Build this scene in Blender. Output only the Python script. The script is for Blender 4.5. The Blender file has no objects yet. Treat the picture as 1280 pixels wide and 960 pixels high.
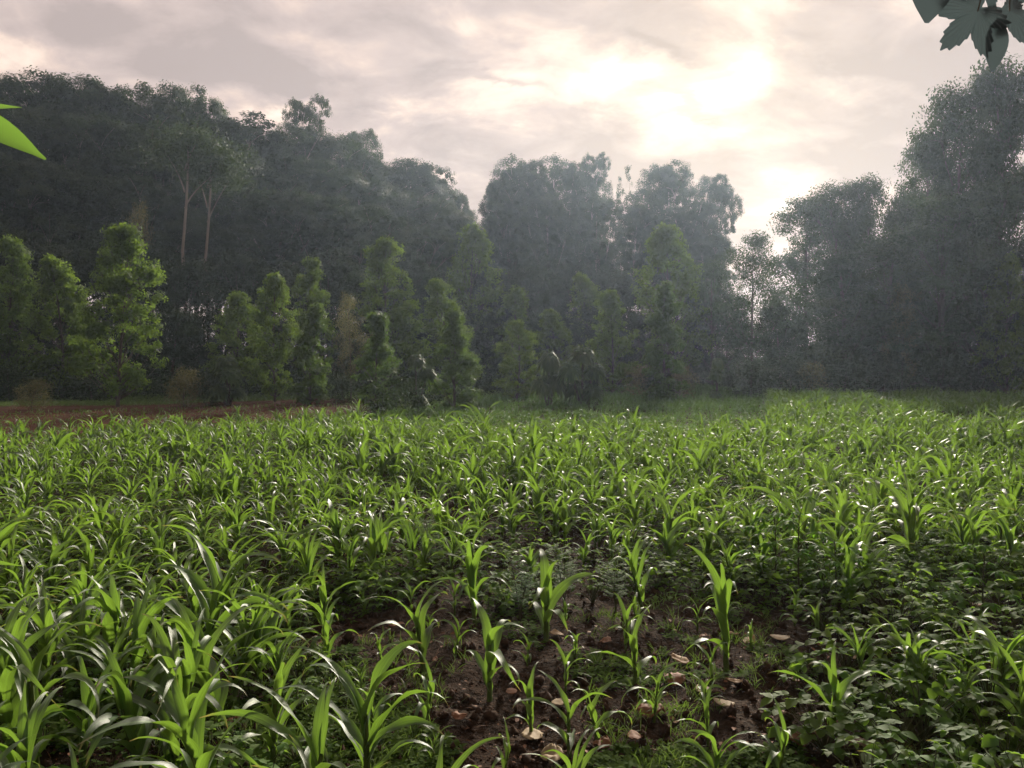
import bpy, math, random
import numpy as np
from mathutils import Vector, Matrix

PI = math.pi
sc = bpy.context.scene
COL = sc.collection
R = math.radians

# ------------------------------------------------------------------ camera
CAM_H = 1.6
FPX = 967.0
PITCH = math.atan(25 / FPX)          # looks a little below the horizon
cam_d = bpy.data.cameras.new("camera"); cam = bpy.data.objects.new("camera", cam_d); COL.objects.link(cam)
cam_d.sensor_width = 36; cam_d.lens = 36 * FPX / 1280
cam_d.clip_start = 0.05; cam_d.clip_end = 2000
cam.location = (0, 0, CAM_H); cam.rotation_euler = (PI / 2 - PITCH, 0, 0)
sc.camera = cam

def ray(px, py):
    a, b = (px - 640) / FPX, -(py - 480) / FPX
    c, s = math.cos(PITCH), math.sin(PITCH)
    return np.array([a, c + b * s, -s + b * c])

# ------------------------------------------------------------------ light
SUN_DIR = ray(905, 92); SUN_DIR = SUN_DIR / np.linalg.norm(SUN_DIR)
SUN_EL = math.asin(SUN_DIR[2]); SUN_AZ = math.atan2(SUN_DIR[0], SUN_DIR[1])
sun_d = bpy.data.lights.new("sun", 'SUN'); sun = bpy.data.objects.new("sun", sun_d); COL.objects.link(sun)
sun_d.energy = 5.0; sun_d.angle = R(11); sun_d.color = (1.0, 0.90, 0.76)
sun.rotation_euler = Vector(SUN_DIR).to_track_quat('Z', 'Y').to_euler()
sun.location = (20, 60, 60)

SKY_GAIN = 0.57
world = bpy.data.worlds.new("World"); sc.world = world; world.use_nodes = True
def build_world():
    nt = world.node_tree; N = nt.nodes; L = nt.links; N.clear()
    def m(op, a, b=None, c=None, clamp=False):
        n = N.new('ShaderNodeMath'); n.operation = op; n.use_clamp = clamp
        for i, v in enumerate((a, b, c)):
            if v is None: continue
            if isinstance(v, (int, float)): n.inputs[i].default_value = v
            else: L.new(v, n.inputs[i])
        return n.outputs[0]
    def rgbmix(f, a, b):
        n = N.new('ShaderNodeMix'); n.data_type = 'RGBA'
        for s, v in ((0, f), (6, a), (7, b)):
            if isinstance(v, (int, float)): n.inputs[s].default_value = v
            elif isinstance(v, tuple): n.inputs[s].default_value = (*v, 1)
            else: L.new(v, n.inputs[s])
        return n.outputs[2]
    tc = N.new('ShaderNodeTexCoord')
    sep = N.new('ShaderNodeSeparateXYZ'); L.new(tc.outputs['Generated'], sep.inputs[0])
    x, y, z = sep.outputs
    up = m('MAXIMUM', z, 0.0)
    den = m('ADD', up, 0.32)
    comb = N.new('ShaderNodeCombineXYZ'); L.new(m('DIVIDE', x, den), comb.inputs[0]); L.new(m('DIVIDE', y, den), comb.inputs[1])
    def noise(scale, detail, rough, dist, off=0.0):
        mp = N.new('ShaderNodeMapping'); mp.inputs['Location'].default_value = (off, off * .7, 0)
        mp.inputs['Rotation'].default_value = (0, 0, R(-12)); mp.inputs['Scale'].default_value = (1.0, 1.25, 1)
        L.new(comb.outputs[0], mp.inputs[0])
        n = N.new('ShaderNodeTexNoise'); n.inputs['Scale'].default_value = scale; n.inputs['Detail'].default_value = detail
        n.inputs['Roughness'].default_value = rough; n.inputs['Distortion'].default_value = dist
        L.new(mp.outputs[0], n.inputs['Vector']); return n.outputs['Fac']
    n1 = noise(2.0, 8, .52, .35, 3.1)
    n2 = noise(5.5, 6, .55, .4, 7.7)
    wu = m('MULTIPLY', m('SUBTRACT', noise(2.6, 6, .6, .2, 1.3), .5), .24)
    wv = m('MULTIPLY', m('SUBTRACT', noise(3.4, 6, .6, .2, 5.3), .5), .15)
    # direction in tangent coordinates about +Y
    yy = m('MAXIMUM', y, 0.05)
    u = m('ADD', m('DIVIDE', x, yy), wu); v = m('ADD', m('DIVIDE', z, yy), wv)
    front = m('MULTIPLY', m('SUBTRACT', y, 0.05, clamp=True), 6.0, clamp=True)
    def blobs(lst):
        tot = None
        for px, py, rx, ry, amp, rot in lst:
            r = ray(px, py); u0, v0 = r[0] / r[1], r[2] / r[1]
            a, b = rx / FPX, ry / FPX
            du, dv = m('SUBTRACT', u, u0), m('SUBTRACT', v, v0)
            c, s = math.cos(R(rot)), math.sin(R(rot))
            p = m('DIVIDE', m('ADD', m('MULTIPLY', du, c), m('MULTIPLY', dv, s)), a)
            q = m('DIVIDE', m('SUBTRACT', m('MULTIPLY', dv, c), m('MULTIPLY', du, s)), b)
            e = m('MULTIPLY', m('EXPONENT', m('MULTIPLY', m('ADD', m('MULTIPLY', p, p), m('MULTIPLY', q, q)), -1.0)), amp)
            tot = e if tot is None else m('ADD', tot, e)
        return m('MULTIPLY', tot, front)
    bright = blobs([(905, 92, 100, 30, .85, -6), (775, 88, 60, 24, .9, 5), (820, 135, 90, 24, .8, 0), (1065, 100, 38, 14, .7, 0),
                    (690, 60, 60, 30, .45, 0), (525, 135, 36, 18, .75, 0), (600, 140, 110, 26, .35, 0), (385, 140, 46, 16, .65, 10),
                    (40, 85, 90, 22, .5, -8), (590, 222, 70, 20, .5, 0), (250, 112, 60, 16, .25, 0), (900, 170, 120, 22, .35, 0),
                    (965, 262, 70, 26, .35, 0), (600, 25, 70, 20, .3, 0), (960, 10, 60, 14, .4, 0), (950, 135, 60, 24, .3, 0)])
    dark = blobs([(612, 108, 70, 9, .75, -14), (330, 95, 190, 26, .75, -12), (470, 120, 70, 34, .45, 0), (130, 25, 240, 30, .5, -6),
                  (1120, 55, 110, 50, .5, 0), (735, 160, 90, 22, .55, 0), (1000, 118, 34, 14, .55, 20), (860, 122, 40, 8, .55, -12),
                  (810, 55, 60, 10, .35, -20), (560, 172, 120, 18, .5, 0), (1060, 215, 130, 26, .35, 0), (460, 45, 180, 16, .3, -6),
                  (1110, 150, 110, 16, .25, 0), (900, 205, 190, 26, .9, 4), (840, 62, 50, 9, .6, -25), (980, 60, 60, 10, .45, -10), (790, 232, 120, 16, .4, 0), (960, 165, 70, 10, .5, 10), (900, 132, 60, 7, .5, -8)])
    val = m('ADD', m('ADD', m('MULTIPLY', m('SUBTRACT', n1, .5), 2.4), m('MULTIPLY', m('SUBTRACT', n2, .5), 1.8)), .36)
    val = m('SUBTRACT', m('ADD', val, m('MULTIPLY', bright, .66)), m('MULTIPLY', dark, .60))
    # broad aureole of the veiled sun
    vd = N.new('ShaderNodeVectorMath'); vd.operation = 'DOT_PRODUCT'; L.new(tc.outputs['Generated'], vd.inputs[0]); vd.inputs[1].default_value = tuple(SUN_DIR)
    cosang = vd.outputs['Value']
    glow = m('EXPONENT', m('MULTIPLY', m('SUBTRACT', cosang, 1.0), 45.0))
    val = m('ADD', val, m('MULTIPLY', glow, .04))
    cr = N.new('ShaderNodeValToRGB'); L.new(val, cr.inputs[0]); e = cr.color_ramp
    e.elements[0].position = -0.0; e.elements[0].color = (.46, .375, .35, 1)
    e.elements[1].position = 1.0; e.elements[1].color = (1.0, .93, .80, 1)
    for p, c in ((.35, (.61, .49, .45)), (.55, (.76, .59, .51)), (.75, (.98, .77, .64))):
        q = e.elements.new(p); q.color = (*c, 1)
    gain = m('ADD', 1.0, m('ADD', m('MULTIPLY', m('MAXIMUM', m('SUBTRACT', val, .9), 0.0), 1.3), m('MULTIPLY', glow, .08)))
    mrn = N.new('ShaderNodeMapRange'); mrn.interpolation_type = 'SMOOTHSTEP'; mrn.inputs[1].default_value = -.5; mrn.inputs[2].default_value = .65; mrn.inputs[3].default_value = .42; mrn.inputs[4].default_value = 1.0; L.new(cosang, mrn.inputs[0])
    gain = m('MULTIPLY', m('MULTIPLY', m('MINIMUM', gain, 3.0), mrn.outputs[0]), m('SUBTRACT', 1.0, m('MULTIPLY', glow, .38)))
    # a stratus deck gets dimmer below the horizon
    below = m('ADD', .25, m('MULTIPLY', m('ADD', m('MULTIPLY', z, 12.0), 1.0, clamp=True), .75))
    bgc = N.new('ShaderNodeBackground'); L.new(cr.outputs[0], bgc.inputs[0]); L.new(m('MULTIPLY', m('MULTIPLY', gain, SKY_GAIN), below), bgc.inputs[1])
    sky = N.new('ShaderNodeTexSky'); sky.sky_type = 'NISHITA'; sky.sun_disc = False
    sky.sun_elevation = SUN_EL; sky.sun_rotation = SUN_AZ; sky.air_density = 1.2; sky.dust_density = 3.0
    bgs = N.new('ShaderNodeBackground'); L.new(sky.outputs[0], bgs.inputs[0]); bgs.inputs[1].default_value = 0.1
    mx = N.new('ShaderNodeMixShader'); mx.inputs[0].default_value = .97
    L.new(bgs.outputs[0], mx.inputs[1]); L.new(bgc.outputs[0], mx.inputs[2])
    out = N.new('ShaderNodeOutputWorld'); L.new(mx.outputs[0], out.inputs[0])
build_world()
world.cycles.sampling_method = 'MANUAL'; world.cycles.sample_map_resolution = 512

vs = sc.view_settings
vs.view_transform = 'Standard'; vs.look = 'None'; vs.exposure = 0.95; vs.gamma = 1.0; vs.use_curve_mapping = False
sc.cycles.use_denoising = True
sc.cycles.max_bounces = 7; sc.cycles.diffuse_bounces = 3; sc.cycles.glossy_bounces = 2; sc.cycles.transmission_bounces = 4
sc.cycles.volume_bounces = 1; sc.cycles.sample_clamp_indirect = 6
sc.cycles.use_light_tree = False

# ------------------------------------------------------------------ numpy helpers
def vnoise(x, y, seed=0):
    x = np.asarray(x, float); y = np.asarray(y, float)
    xi, yi = np.floor(x).astype(np.int64), np.floor(y).astype(np.int64)
    fx, fy = x - xi, y - yi
    fx = fx * fx * (3 - 2 * fx); fy = fy * fy * (3 - 2 * fy)
    def h(a, b):
        n = (a * 374761393 + b * 668265263 + seed * 982451653) & 0xffffffff
        n = ((n ^ (n >> 13)) * 1274126177) & 0xffffffff
        return ((n ^ (n >> 16)) & 0xffff) / 65535.0
    return (h(xi, yi) * (1 - fx) * (1 - fy) + h(xi + 1, yi) * fx * (1 - fy) + h(xi, yi + 1) * (1 - fx) * fy + h(xi + 1, yi + 1) * fx * fy) - .5

def px_of(x, y): return 640 + FPX * x / np.maximum(y, .3)
EDGE_PX = [-400, 0, 150, 300, 400, 500, 560, 620, 700, 860, 920, 960, 1280, 1700]
EDGE_D = [12, 14.4, 16, 18, 19.5, 22.5, 29, 36.5, 41, 47, 42, 36.5, 35, 34]
def edge_d(px): return np.interp(px, EDGE_PX, EDGE_D)   # how far the crop reaches in each direction

def ground_h(x, y):
    x = np.asarray(x, float); y = np.asarray(y, float)
    h = 0.10 * vnoise(x / 6, y / 6, 1) + 0.05 * vnoise(x / 1.7, y / 1.7, 2)
    h = h + 0.018 * np.maximum(y - 36, 0) * (y < 400)
    bank = np.clip((y - edge_d(px_of(x, y)) - .2) / 5.0, 0, 1) * np.clip((-x - 3) / 4, 0, 1) * (y > 5)
    h = h + 0.28 * bank
    near = np.clip(1 - (y - 12) / 14, 0, 1) * np.clip(1 - np.abs(x) / 22, 0, 1)
    h = h + near * (0.055 * vnoise(x / .34, y / .34, 3) + 0.04 * vnoise(x / .13, y / .13, 4) + 0.022 * vnoise(x / .055, y / .055, 5))
    return h

def mesh_np(name, V, F, mat, parent=None, face_attr=None, pt_attr=None, smooth=False, link=True):
    me = bpy.data.meshes.new(name)
    V = np.asarray(V, np.float32); F = np.asarray(F, np.int32); k = F.shape[1]
    me.vertices.add(len(V)); me.vertices.foreach_set('co', V.ravel())
    me.loops.add(F.size); me.loops.foreach_set('vertex_index', F.ravel())
    me.polygons.add(len(F)); me.polygons.foreach_set('loop_start', np.arange(0, F.size, k, dtype=np.int32))
    me.update(calc_edges=True)
    if smooth: me.polygons.foreach_set('use_smooth', np.ones(len(F), bool))
    for nm, a in (face_attr or {}).items():
        at = me.attributes.new(nm, 'FLOAT', 'FACE'); at.data.foreach_set('value', np.asarray(a, np.float32))
    for nm, a in (pt_attr or {}).items():
        at = me.attributes.new(nm, 'FLOAT', 'POINT'); at.data.foreach_set('value', np.asarray(a, np.float32))
    me.validate(); me.materials.append(mat)
    ob = bpy.data.objects.new(name, me)
    if link: COL.objects.link(ob)
    if parent: ob.parent = parent
    return ob

class Geo:
    """quads with a per-face tint and per-vertex across / along values"""
    def __init__(s): s.V, s.F, s.T, s.A, s.B, s.n = [], [], [], [], [], 0
    def add(s, V, F, T=0.5, A=None, B=None):
        V = np.asarray(V, float).reshape(-1, 3)
        s.V.append(V); s.F.append(np.asarray(F).reshape(-1, 4) + s.n); s.n += len(V)
        nf = len(s.F[-1]); s.T.append(np.full(nf, T) if np.isscalar(T) else np.asarray(T))
        s.A.append(np.zeros(len(V)) if A is None else A); s.B.append(np.zeros(len(V)) if B is None else B)
    def arrays(s): return np.vstack(s.V), np.vstack(s.F), np.concatenate(s.T), np.concatenate(s.A), np.concatenate(s.B)
    def build(s, name, mat, parent=None, smooth=False, uv=False, link=True):
        V, F, T, A, B = s.arrays()
        return mesh_np(name, V, F, mat, parent, {'tint': T}, {'across': A, 'along': B} if uv else None, smooth, link)

def nrm(a): return a / np.maximum(np.linalg.norm(a, axis=-1, keepdims=True), 1e-9)

def tube(g, P, rad, sides=7, T=.5):
    P = np.asarray(P, float); n = len(P); rad = np.asarray(rad, float)
    tan = nrm(np.gradient(P, axis=0))
    ref = np.array([0.31, 0.95, 0.07]); s1 = nrm(np.cross(tan, ref)); s2 = np.cross(tan, s1)
    a = np.linspace(0, 2 * PI, sides, endpoint=False)
    V = P[:, None] + rad[:, None, None] * (np.cos(a)[None, :, None] * s1[:, None] + np.sin(a)[None, :, None] * s2[:, None])
    i, j = np.meshgrid(np.arange(n - 1), np.arange(sides), indexing='ij'); j2 = (j + 1) % sides
    F = np.stack([i * sides + j, i * sides + j2, (i + 1) * sides + j2, (i + 1) * sides + j], -1).reshape(-1, 4)
    g.add(V.reshape(-1, 3), F, T, B=np.repeat(np.linspace(0, 1, n), sides))

def bez(a, b, c, n=6):
    t = np.linspace(0, 1, n)[:, None]; a, b, c = map(np.asarray, (a, b, c))
    return (1 - t) ** 2 * a + 2 * t * (1 - t) * b + t * t * c

def blades(g, P, D, U, Ln, W, droop, seg=4, fold=.2, prof='ovate', T=None, wave=0.0, rng=None):
    """many leaves at once: P base, D direction, U upper side"""
    P, D, U = (np.asarray(q, float) for q in (P, D, U)); n = len(P)
    Ln, W, droop = (np.broadcast_to(np.asarray(q, float), (n,)) for q in (Ln, W, droop))
    D = nrm(D); S = nrm(np.cross(D, U)); Nn = nrm(np.cross(S, D))
    t = np.linspace(0, 1, seg + 1)
    if prof == 'ovate': w = np.sin(PI * np.clip(t, 0.02, .98) ** .8) ** .8
    elif prof == 'lance': w = np.sin(PI * np.clip(t, 0.03, .97) ** .9)
    else: w = (1 - np.exp(-t * 14)) * (1 - t ** 2.4) + .01
    c = P[:, None] + D[:, None] * (Ln[:, None, None] * t[None, :, None])
    c = c - np.array([0, 0, 1.0]) * (droop * Ln)[:, None, None] * (t ** 2)[None, :, None]
    hw = W[:, None] * w[None] / 2
    f = fold * hw
    if wave and rng is not None: f = f + hw * wave * np.sin(t[None] * rng.uniform(8, 16, (n, 1)) + rng.uniform(0, 6, (n, 1)))
    f2 = fold * hw
    if wave and rng is not None: f2 = f2 + hw * wave * np.sin(t[None] * rng.uniform(8, 16, (n, 1)) + rng.uniform(0, 6, (n, 1)))
    Lf = c - S[:, None] * hw[..., None] + Nn[:, None] * f[..., None]
    Rt = c + S[:, None] * hw[..., None] + Nn[:, None] * f2[..., None]
    V = np.stack([Lf, c, Rt], 2).reshape(-1, 3)
    b = (np.arange(n) * (seg + 1) * 3)[:, None] + (np.arange(seg) * 3)[None]
    F = np.concatenate([np.stack([b, b + 1, b + 4, b + 3], -1).reshape(-1, 4), np.stack([b + 1, b + 2, b + 5, b + 4], -1).reshape(-1, 4)])
    T = np.full(n, .5) if T is None else T
    Tf = np.concatenate([np.repeat(T, seg)] * 2)
    g.add(V, F, Tf, np.tile([-1., 0, 1], n * (seg + 1)), np.tile(np.repeat(t, 3), n))

def leafquads(g, P, Nn, Ln, W, rng, T, hang=0.0):
    """one folded rhombus per leaf"""
    n = len(P); Nn = nrm(Nn)
    d = rng.normal(size=(n, 3)); d[:, 2] -= hang; d = nrm(d - Nn * (d * Nn).sum(1, keepdims=True)); s = np.cross(Nn, d)
    Ln = np.broadcast_to(Ln, (n,))[:, None]; W = np.broadcast_to(W, (n,))[:, None]
    V = np.stack([P - d * Ln / 2, P + s * W / 2 + Nn * W * .18 - d * Ln * .08, P + d * Ln / 2, P - s * W / 2 + Nn * W * .18 - d * Ln * .08], 1).reshape(-1, 3)
    g.add(V, np.arange(n * 4).reshape(-1, 4), T)

# ------------------------------------------------------------------ materials
def new_mat(name):
    m = bpy.data.materials.new(name); m.use_nodes = True; m.node_tree.nodes.clear(); return m

def leaf_mat(name, dark, light, trans, tfac=.4, rough=.5, spec=.4, stripe=False, valvar=.25, huevar=.02, clump=0.0, clump_scale=.35, bump=False):
    m = new_mat(name); nt = m.node_tree; N = nt.nodes; L = nt.links
    at = N.new('ShaderNodeAttribute'); at.attribute_name = 'tint'
    oi = N.new('ShaderNodeObjectInfo')
    mix = N.new('ShaderNodeMix'); mix.data_type = 'RGBA'; mix.inputs[6].default_value = (*dark, 1); mix.inputs[7].default_value = (*light, 1)
    fac = at.outputs['Fac']
    if clump:
        tc = N.new('ShaderNodeTexCoord'); nz = N.new('ShaderNodeTexNoise'); nz.inputs['Scale'].default_value = clump_scale; nz.inputs['Detail'].default_value = 2
        L.new(tc.outputs['Object'], nz.inputs['Vector'])
        a = N.new('ShaderNodeMath'); a.operation = 'MULTIPLY_ADD'; L.new(nz.outputs['Fac'], a.inputs[0]); a.inputs[1].default_value = clump * 2; a.inputs[2].default_value = -clump
        b = N.new('ShaderNodeMath'); b.operation = 'ADD'; b.use_clamp = True; L.new(fac, b.inputs[0]); L.new(a.outputs[0], b.inputs[1]); fac = b.outputs[0]
    L.new(fac, mix.inputs[0])
    hsv = N.new('ShaderNodeHueSaturation')
    h = N.new('ShaderNodeMapRange'); h.inputs[3].default_value = .5 - huevar; h.inputs[4].default_value = .5 + huevar; L.new(oi.outputs['Random'], h.inputs[0]); L.new(h.outputs[0], hsv.inputs['Hue'])
    v = N.new('ShaderNodeMath'); v.operation = 'MULTIPLY'; v.inputs[1].default_value = 7.31; L.new(oi.outputs['Random'], v.inputs[0])
    v2 = N.new('ShaderNodeMath'); v2.operation = 'FRACT'; L.new(v.outputs[0], v2.inputs[0])
    v3 = N.new('ShaderNodeMapRange'); v3.inputs[3].default_value = 1 - valvar; v3.inputs[4].default_value = 1 + valvar; L.new(v2.outputs[0], v3.inputs[0]); L.new(v3.outputs[0], hsv.inputs['Value'])
    L.new(mix.outputs[2], hsv.inputs['Color'])
    col = hsv.outputs[0]
    pr = N.new('ShaderNodeBsdfPrincipled'); pr.inputs['Roughness'].default_value = rough; pr.inputs['Specular IOR Level'].default_value = spec
    if name.startswith('maize'): pr.inputs['Sheen Weight'].default_value = .12; pr.inputs['Sheen Roughness'].default_value = .4
    tr = N.new('ShaderNodeBsdfTranslucent')
    hs2 = N.new('ShaderNodeMix'); hs2.data_type = 'RGBA'; hs2.blend_type = 'MIX'; hs2.inputs[0].default_value = .75; L.new(col, hs2.inputs[6]); hs2.inputs[7].default_value = (*trans, 1)
    tcol = hs2.outputs[2]
    if stripe:
        ac = N.new('ShaderNodeAttribute'); ac.attribute_name = 'across'; al = N.new('ShaderNodeAttribute'); al.attribute_name = 'along'
        cb = N.new('ShaderNodeCombineXYZ'); mm = N.new('ShaderNodeMath'); mm.operation = 'MULTIPLY'; mm.inputs[1].default_value = 9.0
        L.new(ac.outputs['Fac'], mm.inputs[0]); L.new(mm.outputs[0], cb.inputs[0]); m2 = N.new('ShaderNodeMath'); m2.operation = 'MULTIPLY'; m2.inputs[1].default_value = 1.3; L.new(al.outputs['Fac'], m2.inputs[0]); L.new(m2.outputs[0], cb.inputs[1])
        L.new(oi.outputs['Random'], cb.inputs[2])
        nz = N.new('ShaderNodeTexNoise'); nz.inputs['Scale'].default_value = 1.6; nz.inputs['Detail'].default_value = 2; L.new(cb.outputs[0], nz.inputs['Vector'])
        ab = N.new('ShaderNodeMath'); ab.operation = 'ABSOLUTE'; L.new(ac.outputs['Fac'], ab.inputs[0])
        mr = N.new('ShaderNodeMapRange'); mr.inputs[1].default_value = .04; mr.inputs[2].default_value = .24; mr.inputs[3].default_value = 2.3; mr.inputs[4].default_value = 1.0; L.new(ab.outputs[0], mr.inputs[0])
        mn = N.new('ShaderNodeMapRange'); mn.inputs[1].default_value = .3; mn.inputs[2].default_value = .7; mn.inputs[3].default_value = .78; mn.inputs[4].default_value = 1.2; L.new(nz.outputs['Fac'], mn.inputs[0])
        mu = N.new('ShaderNodeMath'); mu.operation = 'MULTIPLY'; L.new(mr.outputs[0], mu.inputs[0]); L.new(mn.outputs[0], mu.inputs[1])
        vm = N.new('ShaderNodeVectorMath'); vm.operation = 'SCALE'; L.new(col, vm.inputs[0]); L.new(mu.outputs[0], vm.inputs['Scale']); col = vm.outputs[0]
        vm = N.new('ShaderNodeVectorMath'); vm.operation = 'SCALE'; L.new(tcol, vm.inputs[0]); L.new(mn.outputs[0], vm.inputs['Scale']); tcol = vm.outputs[0]
        ta = N.new('ShaderNodeMath'); ta.operation = 'MULTIPLY_ADD'; L.new(nz.outputs['Fac'], ta.inputs[0]); ta.inputs[1].default_value = .30; L.new(al.outputs['Fac'], ta.inputs[2])
        tm = N.new('ShaderNodeMapRange'); tm.inputs[1].default_value = 1.06; tm.inputs[2].default_value = 1.14; L.new(ta.outputs[0], tm.inputs[0])
        def dry(c, k):
            q = N.new('ShaderNodeMix'); q.data_type = 'RGBA'; L.new(tm.outputs[0], q.inputs[0]); L.new(c, q.inputs[6]); q.inputs[7].default_value = (*k, 1); return q.outputs[2]
        col = dry(col, (.26, .19, .08)); tcol = dry(tcol, (.30, .20, .07))
        bp = N.new('ShaderNodeBump'); bp.inputs['Strength'].default_value = .35; bp.inputs['Distance'].default_value = .002; L.new(nz.outputs['Fac'], bp.inputs['Height']); L.new(bp.outputs[0], pr.inputs['Normal'])
    L.new(col, pr.inputs['Base Color']); L.new(tcol, tr.inputs['Color'])
    mx = N.new('ShaderNodeMixShader'); mx.inputs[0].default_value = tfac; L.new(pr.outputs[0], mx.inputs[1]); L.new(tr.outputs[0], mx.inputs[2])
    out = N.new('ShaderNodeOutputMaterial'); L.new(mx.outputs[0], out.inputs[0])
    return m

def rough_mat(name, c1, c2, scale=8, stretch=(1, 1, 1), bump=.4, rough=.9, dist=.02, coord='Object'):
    m = new_mat(name); nt = m.node_tree; N = nt.nodes; L = nt.links
    tc = N.new('ShaderNodeTexCoord'); mp = N.new('ShaderNodeMapping'); mp.inputs['Scale'].default_value = stretch; L.new(tc.outputs[coord], mp.inputs[0])
    nz = N.new('ShaderNodeTexNoise'); nz.inputs['Scale'].default_value = scale; nz.inputs['Detail'].default_value = 6; nz.inputs['Roughness'].default_value = .65; L.new(mp.outputs[0], nz.inputs['Vector'])
    cr = N.new('ShaderNodeValToRGB'); cr.color_ramp.elements[0].position = .32; cr.color_ramp.elements[0].color = (*c1, 1); cr.color_ramp.elements[1].position = .68; cr.color_ramp.elements[1].color = (*c2, 1)
    L.new(nz.outputs['Fac'], cr.inputs[0])
    pr = N.new('ShaderNodeBsdfPrincipled'); pr.inputs['Roughness'].default_value = rough; pr.inputs['Specular IOR Level'].default_value = .08
    L.new(cr.outputs[0], pr.inputs['Base Color'])
    bp = N.new('ShaderNodeBump'); bp.inputs['Strength'].default_value = bump; bp.inputs['Distance'].default_value = dist; L.new(nz.outputs['Fac'], bp.inputs['Height']); L.new(bp.outputs[0], pr.inputs['Normal'])
    out = N.new('ShaderNodeOutputMaterial'); L.new(pr.outputs[0], out.inputs[0]); return m

M = {}
M['maize'] = leaf_mat('maize_leaf', (.036, .078, .014), (.064, .118, .022), (.22, .38, .035), tfac=.45, rough=.52, spec=.9, stripe=True, valvar=.24, huevar=.02)
M['maize_far'] = leaf_mat('maize_leaf_far', (.036, .078, .014), (.070, .120, .022), (.22, .38, .035), tfac=.45, rough=.55, spec=.75)
M['crop'] = leaf_mat('short_crop_leaf', (.040, .080, .018), (.070, .125, .026), (.18, .34, .04), tfac=.38, rough=.5, spec=.45)
M['stalk'] = rough_mat('maize_stalk', (.05, .085, .02), (.11, .14, .035), 30, (1, 1, .2), .2)
M['bean'] = leaf_mat('bean_leaf', (.050, .098, .018), (.105, .170, .034), (.26, .44, .04), tfac=.5, rough=.7, spec=.15)
M['palm'] = leaf_mat('palmate_leaf', (.035, .085, .012), (.055, .130, .016), (.18, .42, .02), tfac=.45, rough=.7, spec=.12)
M['weed'] = leaf_mat('weed_leaf', (.036, .074, .012), (.075, .125, .020), (.20, .36, .03), tfac=.42, rough=.85, spec=.05)
M['grass'] = leaf_mat('grass_blade', (.045, .075, .018), (.085, .125, .030), (.18, .30, .04), tfac=.35, rough=.6)
M['euc'] = leaf_mat('eucalyptus_leaf', (.018, .034, .013), (.056, .082, .030), (.07, .12, .02), tfac=.22, rough=.65, spec=.12, clump=.35, clump_scale=.35)
M['under'] = leaf_mat('understorey_leaf', (.016, .027, .011), (.042, .060, .020), (.06, .10, .02), tfac=.25, rough=.65, spec=.12, clump=.35, clump_scale=.6)
M['young'] = leaf_mat('young_tree_leaf', (.040, .076, .016), (.120, .170, .036), (.22, .34, .04), tfac=.46, rough=.65, spec=.15, clump=.35, clump_scale=1.3)
M['youngdark'] = leaf_mat('column_tree_leaf', (.036, .074, .018), (.095, .150, .036), (.18, .30, .04), tfac=.42, rough=.6, spec=.2, clump=.3, clump_scale=1.5)
M['right'] = leaf_mat('broadleaf_leaf', (.018, .033, .012), (.050, .072, .024), (.08, .13, .025), tfac=.28, rough=.6, spec=.15, clump=.35, clump_scale=.5)
M['olive'] = leaf_mat('olive_shrub_leaf', (.075, .080, .026), (.150, .130, .050), (.22, .22, .06), tfac=.35, rough=.55, clump=.3, clump_scale=2)
M['umb'] = leaf_mat('umbrella_leaf', (.040, .070, .025), (.100, .140, .050), (.14, .24, .04), tfac=.32, rough=.6, spec=.3)
M['bark'] = rough_mat('grey_bark', (.05, .04, .03), (.14, .115, .09), 5, (1, 1, .25), .6)
M['palebark'] = rough_mat('pale_eucalyptus_bark', (.16, .12, .09), (.42, .36, .29), 1.2, (1, 1, .3), .4, dist=.05)
M['stem'] = rough_mat('weed_stem', (.05, .06, .025), (.10, .09, .045), 30, (1, 1, .3), .2)
M['clod'] = rough_mat('soil_clod', (.020, .012, .008), (.075, .045, .029), 40, (1, 1, 1), .8, dist=.005)
M['dead_tan'] = rough_mat('dead_leaf_tan', (.16, .095, .048), (.30, .195, .105), 22, (1, 1, 1), .5, .7, .002)
M['dead_brown'] = rough_mat('dead_leaf_brown', (.10, .045, .026), (.22, .11, .06), 26, (1, 1, 1), .6, .7, .002)
M['dead_pale'] = rough_mat('dead_leaf_pale', (.20, .15, .09), (.33, .255, .16), 22, (1, 1, 1), .4, .7, .002)

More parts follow.
